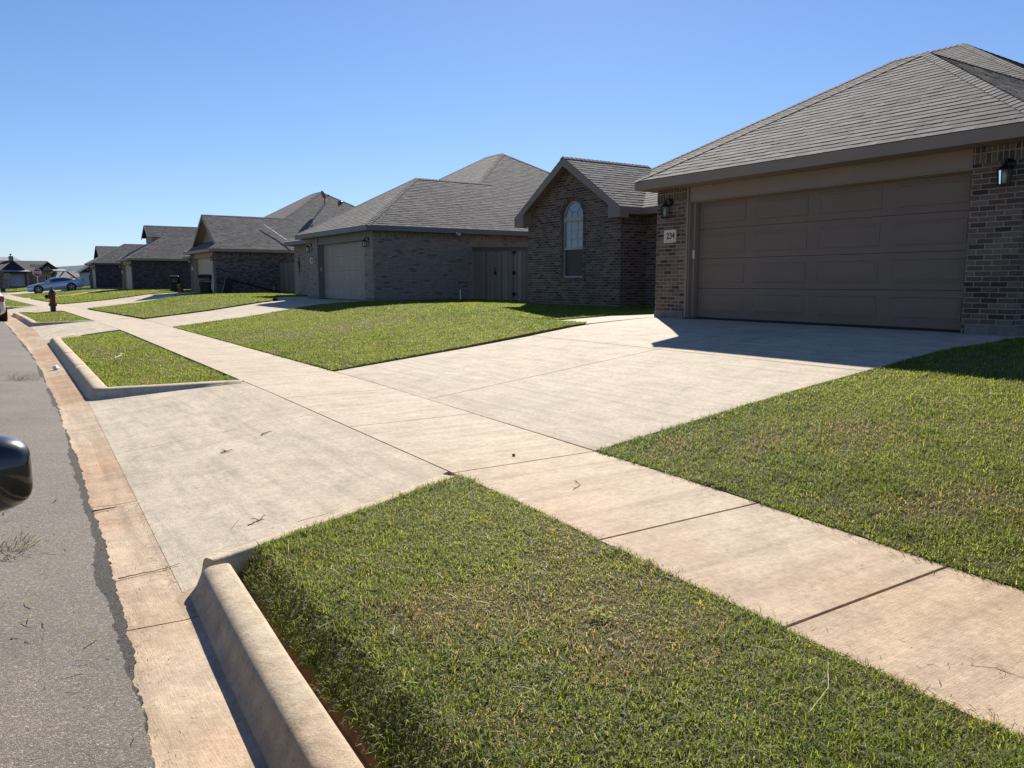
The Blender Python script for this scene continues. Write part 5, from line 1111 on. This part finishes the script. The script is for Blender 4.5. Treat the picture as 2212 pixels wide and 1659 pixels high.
# the photographer's own car, of which only the mirror reaches the frame
suv_body = [(2.3, .70, .34, .70, .78), (2.2, .88, .28, .84, .92), (1.9, .94, .26, .94, 1.02), (1.2, .95, .26, 1.0, 1.08), (.9, .95, .26, 1.0, 1.08), (0, .95, .26, 1.02, 1.05), (-1.6, .95, .26, 1.04, 1.08), (-2.2, .92, .3, 1.04, 1.1), (-2.35, .84, .36, .98, 1.05)]
suv_cab = [(1.25, 1.05, .86, .74, 1.0), (.55, 1.58, .88, .66, 1.0), (0, 1.66, .88, .66, 1.0), (-1.4, 1.64, .88, .66, 1.02), (-2.15, 1.20, .84, .62, 1.05)]
oc, _ = car('black_car', 'black car beside the camera showing only its glossy door mirror at the left edge', 'car', M['darkcar'], suv_body, suv_cab, (1.45, -1.45), .36, (-1.235, .55, -1.46), R(90), 0, (.85, -1.8))
mb = MB(); rings = []      # rounded mirror housing reaching towards +X
for k in range(15):
    t = k / 14; ang = t * math.pi; a_ = math.sin(ang) ** .42 if 0 < k < 14 else .02; x = -.13 + .125 * -math.cos(ang) ; ring = []
    for q in range(20):
        th = 2*math.pi*q/20; cx_, cz_ = math.cos(th), math.sin(th); px_ = abs(cx_)**.65 * (1 if cx_ > 0 else -1); pz_ = abs(cz_)**.65 * (1 if cz_ > 0 else -1)
        ring.append((x, px_ * .075 * a_, pz_ * .088 * a_ * (1.0 - .10*(x < -.1))))
    rings.append(ring)
mb.loft(rings)
mo = mb.build('door_mirror', M['darkcar'], None, smooth=True); mo.parent = oc; mo.matrix_parent_inverse = Matrix.Identity(4)
# in the car's frame: x forward, y left
mo.rotation_euler = (0, 0, R(-90)); mo.location = (1.47, -1.235 - .052, 1.46 - .415); mo.scale = (1.0, 1, 1)
MB().box(-.06, -.02, -.02, .10, .02, .03).build('mirror_arm', M['blackplastic'], oc).location = (1.47, -1.0, 1.02)

# ================================================================== small things lying about
M['litterm'] = facecol('litter', .9, .3, 80)
M['stalk'] = plain('dry_stalk', (.50, .42, .27), .8, var=.3, scale=40); M['bark'] = plain('twig_bark', (.12, .085, .055), .9, var=.3, scale=40); M['green_stalk'] = plain('green_stalk', (.20, .23, .08), .7)
def twig(name, pts, r_, m, label, cat='twig', group=None, side=0, seed=0):
    rd = random.Random(seed); P = []
    for (x0, y0), (x1, y1) in zip(pts[:-1], pts[1:]):
        for k in range(5): t = k / 5; P.append((lerp(x0, x1, t) + rd.uniform(-1, 1)*r_*1.5, lerp(y0, y1, t) + rd.uniform(-1, 1)*r_*1.5))
    P.append(pts[-1]); fn = zap if pts[0][0] < 2.6 and (4.3 < pts[0][1] < 10.3 or pts[0][0] < .9) else zf
    off = .06 if False else 0
    v = [(x, y, fn(x, y) + r_ * 1.4 + rd.uniform(0, r_)) for x, y in P]; mb = MB(); mb.tube(v, [r_ * lerp(1, .5, k / (len(v)-1)) for k in range(len(v))], 5)
    for k in range(side):
        i = rd.randrange(2, len(v)-2); a_ = Vector(v[i]); t = rd.uniform(0, 6.3); l = rd.uniform(.02, .06); mb.tube([a_, a_ + Vector((math.cos(t)*l*.6, math.sin(t)*l*.6, l*.25)), a_ + Vector((math.cos(t)*l, math.sin(t)*l, l*.15))], [r_*.6, r_*.5, r_*.25], 4)
    o = mb.build(name, m, smooth=True); tag(o, label, cat, group); return o
twig('twig', [(1.90, 6.92), (1.94, 6.98), (2.02, 7.0)], .004, M['bark'], 'short pale twig lying near the far middle of the driveway apron', side=3, seed=1)
twig('twig', [(1.46, 6.56), (1.56, 6.58)], .004, M['bark'], 'small dark twig cluster left of centre on the driveway apron', side=6, seed=2)
twig('twig', [(1.08, 4.26), (1.15, 4.32), (1.21, 4.40)], .0042, M['bark'], 'dark twig with a curled leaf close to the near curb end on the apron', side=3, seed=3)
twig('twig', [(.44, 5.56), (.58, 5.60)], .006, M['bark'], 'straight dark twig across the gutter beside the asphalt edge', side=1, seed=4)
twig('grass_stalk', [(.42, 4.20), (.56, 4.24), (.72, 4.25)], .0035, M['green_stalk'], 'long thin stalk lying across the gutter by the curb end', 'stalk', side=1, seed=5)
twig('twig', [(.08, 3.55), (-.06, 3.66), (-.14, 3.72)], .0035, M['bark'], 'forked dark twig on the asphalt at the left edge', side=4, seed=6)
twig('grass_stalk', [(.10, 2.55), (.0, 2.62), (-.12, 2.63)], .003, M['green_stalk'], 'green grass stalk on the asphalt at the lower left corner', 'stalk', side=5, seed=7)
twig('twig', [(3.05, 3.9), (3.16, 3.97), (3.2, 4.08)], .002, M['bark'], 'thin curved twig on the sidewalk slab nearest the driveway', side=4, seed=8)
twig('root_strand', [(2.62, 1.52), (2.86, 1.44), (3.0, 1.30), (3.02, 1.12)], .0013, M['bark'], 'wiry brown runner of grass trailing over the near sidewalk', 'root', side=9, seed=9)
for k, (a_, b_, lab) in enumerate((((1.52, 2.30), (1.72, 2.50), 'pale straw stalk leaning in the near grass strip below its centre'), ((1.15, 2.55), (1.18, 2.75), 'short pale straw stalk near the curb in the grass strip'),
        ((1.30, 4.1), (1.62, 4.25), 'pale straw stalk near the top of the near grass strip'), ((2.05, 1.42), (2.45, 1.62), 'long pale stalk in the grass strip beside the near sidewalk slab'), ((5.1, 3.55), (5.5, 3.9), 'pale stalk lying on the right lawn'),
        ((6.2, 3.0), (6.45, 3.3), 'pale stalk lying further up on the right lawn'), ((1.55, 13.9), (1.75, 14.8), 'white stick lying on the second grass strip'))):
    o = twig('grass_stalk', [a_, ((a_[0]+b_[0])/2 + .03, (a_[1]+b_[1])/2 - .02), b_], .0016 if k < 6 else .010, M['stalk'], lab, 'stalk', side=2, seed=20 + k); o.location.z = .03 if k < 6 else .05
stn = MB(); ico = [(math.cos(t)*math.cos(p), math.sin(t)*math.cos(p), math.sin(p)) for p in (-1.2, -.5, .2, .8, 1.3) for t in [2*math.pi*k/8 for k in range(8)]]
stn.add([(x*.013*random.uniform(.8, 1.15), y*.015*random.uniform(.8, 1.15), z*.010 + .008) for x, y, z in ico], [(i*8+k, i*8+(k+1) % 8, (i+1)*8+(k+1) % 8, (i+1)*8+k) for i in range(4) for k in range(8)] + [tuple(range(8))[::-1], tuple(range(32, 40))])
o = stn.build('pebble', M['bark'], loc=(3.24, 4.89, zf(3.24, 4.89))); tag(o, 'single dark pebble on the sidewalk in front of the driveway', 'pebble')
pm = MB(); rnd = random.Random(4); pv = [(math.cos(t)*math.cos(p)*rnd.uniform(.03, .06), math.sin(t)*math.cos(p)*rnd.uniform(.03, .07), math.sin(p)*rnd.uniform(.025, .05) + .045) for p in (-1.1, -.6, -.1, .4, .9) for t in [2*math.pi*k/9 for k in range(9)]]
pm.add(pv, [(i*9+k, i*9+(k+1) % 9, (i+1)*9+(k+1) % 9, (i+1)*9+k) for i in range(4) for k in range(9)] + [tuple(range(9))[::-1], tuple(range(36, 45))])
tag(pm.build('crumpled_wrapper', M['white'], loc=(.78, 14.9, -1.455)), 'crumpled white wrapper in the gutter below the second grass strip', 'litter')
# yellow-green weed in the near strip, broad leaves
wd = MB(); rnd = random.Random(9)
for k in range(18):
    t = rnd.uniform(0, 6.28); l = rnd.uniform(.018, .04); r0 = rnd.uniform(0, .05); c = Vector((r0*math.cos(t), r0*math.sin(t), rnd.uniform(.02, .06))); d = Vector((math.cos(t), math.sin(t), rnd.uniform(.0, .6))).normalized(); s_ = d.cross(Vector((0, 0, 1))).normalized()*l*.28
    wd.add([c, c + d*l*.5 + s_, c + d*l, c + d*l*.5 - s_], [(0, 1, 2, 3)], (.22 * rnd.uniform(.8, 1.2), .25, .03))
tag(wd.build('weed', M['litterm'], loc=(1.99, 2.36, zf(1.99, 2.36) - .02)), 'small yellow green leafy weed right of the middle of the near grass strip', 'weed')
# clippings and grit: far too many to count
def scatter(n, area, fn, size, cols, name, label, flat=True):
    mb = MB(); rnd = random.Random(len(label))
    for k in range(n):
        x, y = area(rnd); z = fn(x, y) + .004; t = rnd.uniform(0, 6.28); d = Vector((math.cos(t), math.sin(t), rnd.uniform(-.02, .12))); l = rnd.uniform(*size); c = Vector((x, y, z + .003)); s_ = Vector((-d.y, d.x, 0))*max(.0011, l*.028); q = c + d*l; q.z = max(q.z, fn(q.x, q.y) + .005); m_ = (c + q)/2 + s_*rnd.uniform(-2, 2) + Vector((0, 0, .004)); f = rnd.uniform(.7, 1.2); col = tuple(v*f for v in rnd.choice(cols))
        mb.add([c - s_, c + s_, m_ + s_, m_ - s_, q], [(0, 1, 2, 3), (3, 2, 4)], col)
    o = mb.build(name, M['grass'] if 'grass' in name else M['litterm']); tag(o, label, None, kind='stuff'); return o
GR = [(.30, .25, .14), (.20, .20, .07), (.09, .07, .04), (.14, .15, .05)]
def near_edge(rnd):
    y = rnd.uniform(.6, 4.6); e = rnd.random()
    return (3.87 - abs(rnd.gauss(0, .07)), y) if e < .6 else (2.60 + abs(rnd.gauss(0, .05)), y)
scatter(420, near_edge, zf, (.012, .06), GR, 'grass_clippings', 'dry clippings along the sidewalk edges')
scatter(120, lambda r: (r.uniform(2.6, 3.9), r.uniform(.8, 12)), zf, (.008, .035), [(.05, .04, .03), (.15, .11, .06)], 'grit', 'dark specks on the sidewalk')
scatter(110, lambda r: (r.uniform(.9, 2.5), r.uniform(4.7, 10.2)), zap, (.008, .035), [(.05, .04, .03), (.15, .11, .06)], 'grit', 'dark specks on the driveway apron')
scatter(160, lambda r: (r.uniform(4, 10), r.uniform(4.9, 10.3)), zf, (.008, .04), [(.05, .04, .03), (.12, .09, .05)], 'grit', 'dark specks on the driveway')
scatter(420, lambda r: (s_at(AE, (yy := r.uniform(1.5, 9)))[0] + abs(r.gauss(0, .08)) - .03, yy), lambda x, y: zf(x, y) + .002, (.006, .03), [(.05, .045, .04), (.08, .06, .04), (.2, .15, .09)], 'asphalt_crumbs', 'loose crumbs along the broken asphalt edge')
scatter(260, lambda r: (r.uniform(-.6, .25), r.uniform(1.8, 14)), lambda x, y: zf(x, y) + .017, (.008, .05), GR, 'grit', 'dry bits on the asphalt')
scatter(260, lambda r: (GBx(yy := r.uniform(10.8, 21)) - abs(r.gauss(0, .12)), yy), zap, (.01, .06), GR, 'grass_clippings', 'clippings gathered in the gutter under the second curb')
scatter(120, lambda r: (GBx(yy := r.uniform(4, 6.5)) - abs(r.gauss(0, .06)), yy), zap, (.01, .05), GR, 'grass_clippings', 'clippings gathered at the apron lip')
def edge2(rnd):
    t = rnd.random(); return (lerp(3.9, 9, t), lerp(10.5, 11, t) - abs(rnd.gauss(0, .05))) if rnd.random() < .4 else (lerp(3.9, 10, t), lerp(4.7, 4.5, t) + abs(rnd.gauss(0, .05)))
scatter(300, edge2, zf, (.015, .06), GR, 'grass_clippings', 'clippings along the driveway edges')

def on_strip(r): return (r.uniform(.98, 2.55), r.uniform(.6, 4.4))
def on_right(r): return (r.uniform(4.0, 9.5), r.uniform(.6, 4.3))
CL = [(.42, .38, .25), (.30, .33, .13), (.35, .30, .18), (.22, .16, .09)]
scatter(260, on_strip, lambda x, y: zf(x, y) + .010 + .012 * math.sin(x*37 + y*23), (.015, .09), CL, 'grass_clippings', 'pale mown clippings lying on the near grass strip')
scatter(300, on_right, lambda x, y: zf(x, y) + .016 + .012 * math.sin(x*37 + y*23), (.02, .10), CL, 'grass_clippings', 'pale mown clippings lying on the right lawn')
scatter(350, lambda r: (r.uniform(4.2, 8.6), r.uniform(12, 21)), lambda x, y: zf(x, y) + .03, (.03, .12), CL, 'grass_clippings', 'pale mown clippings on the middle lawn')

# tufts of dry grass blown on to the carriageway
def dry_tuft(x, y, r_, n, label, seed):
    rnd = random.Random(seed); mb = MB(); z0 = zf(x, y) + .018
    for k in range(n):
        a_ = Vector((rnd.gauss(0, r_*.4), rnd.gauss(0, r_*.5), rnd.uniform(0, .03))); t = rnd.gauss(.4, .9); l = rnd.uniform(.5, 1.4)*r_; d = Vector((math.sin(t), math.cos(t), rnd.uniform(-.1, .35))); b_ = a_ + d*l; b_.z = max(b_.z, .002)
        s_ = Vector((d.y, -d.x, 0)).normalized()*.0022; m_ = (a_ + b_)/2 + Vector((0, 0, .012)); f = rnd.uniform(.6, 1.2); c = rnd.choice([(.30, .23, .12), (.20, .17, .07), (.12, .09, .05)]); mb.add([a_ - s_, a_ + s_, m_ + s_, m_ - s_, b_], [(0, 1, 2, 3), (3, 2, 4)], tuple(v*f for v in c))
    tag(mb.build('dry_grass_tuft', M['litterm'], loc=(x, y, z0)), label, 'grass tuft')
dry_tuft(.27, 13.5, .22, 90, 'matted dry grass tuft on the asphalt opposite the second grass strip', 1)
dry_tuft(-.02, 4.85, .15, 45, 'thin scatter of dry stalks on the asphalt just past the door mirror', 2)
dry_tuft(.02, 2.35, .10, 30, 'small dry stalk cluster on the asphalt near the bottom left corner', 3)
scatter(90, lambda r: (r.uniform(-.5, .3), r.uniform(1.7, 6)), lambda x, y: zf(x, y) + .018, (.03, .12), GR, 'grit', 'stray dry stems on the near asphalt')
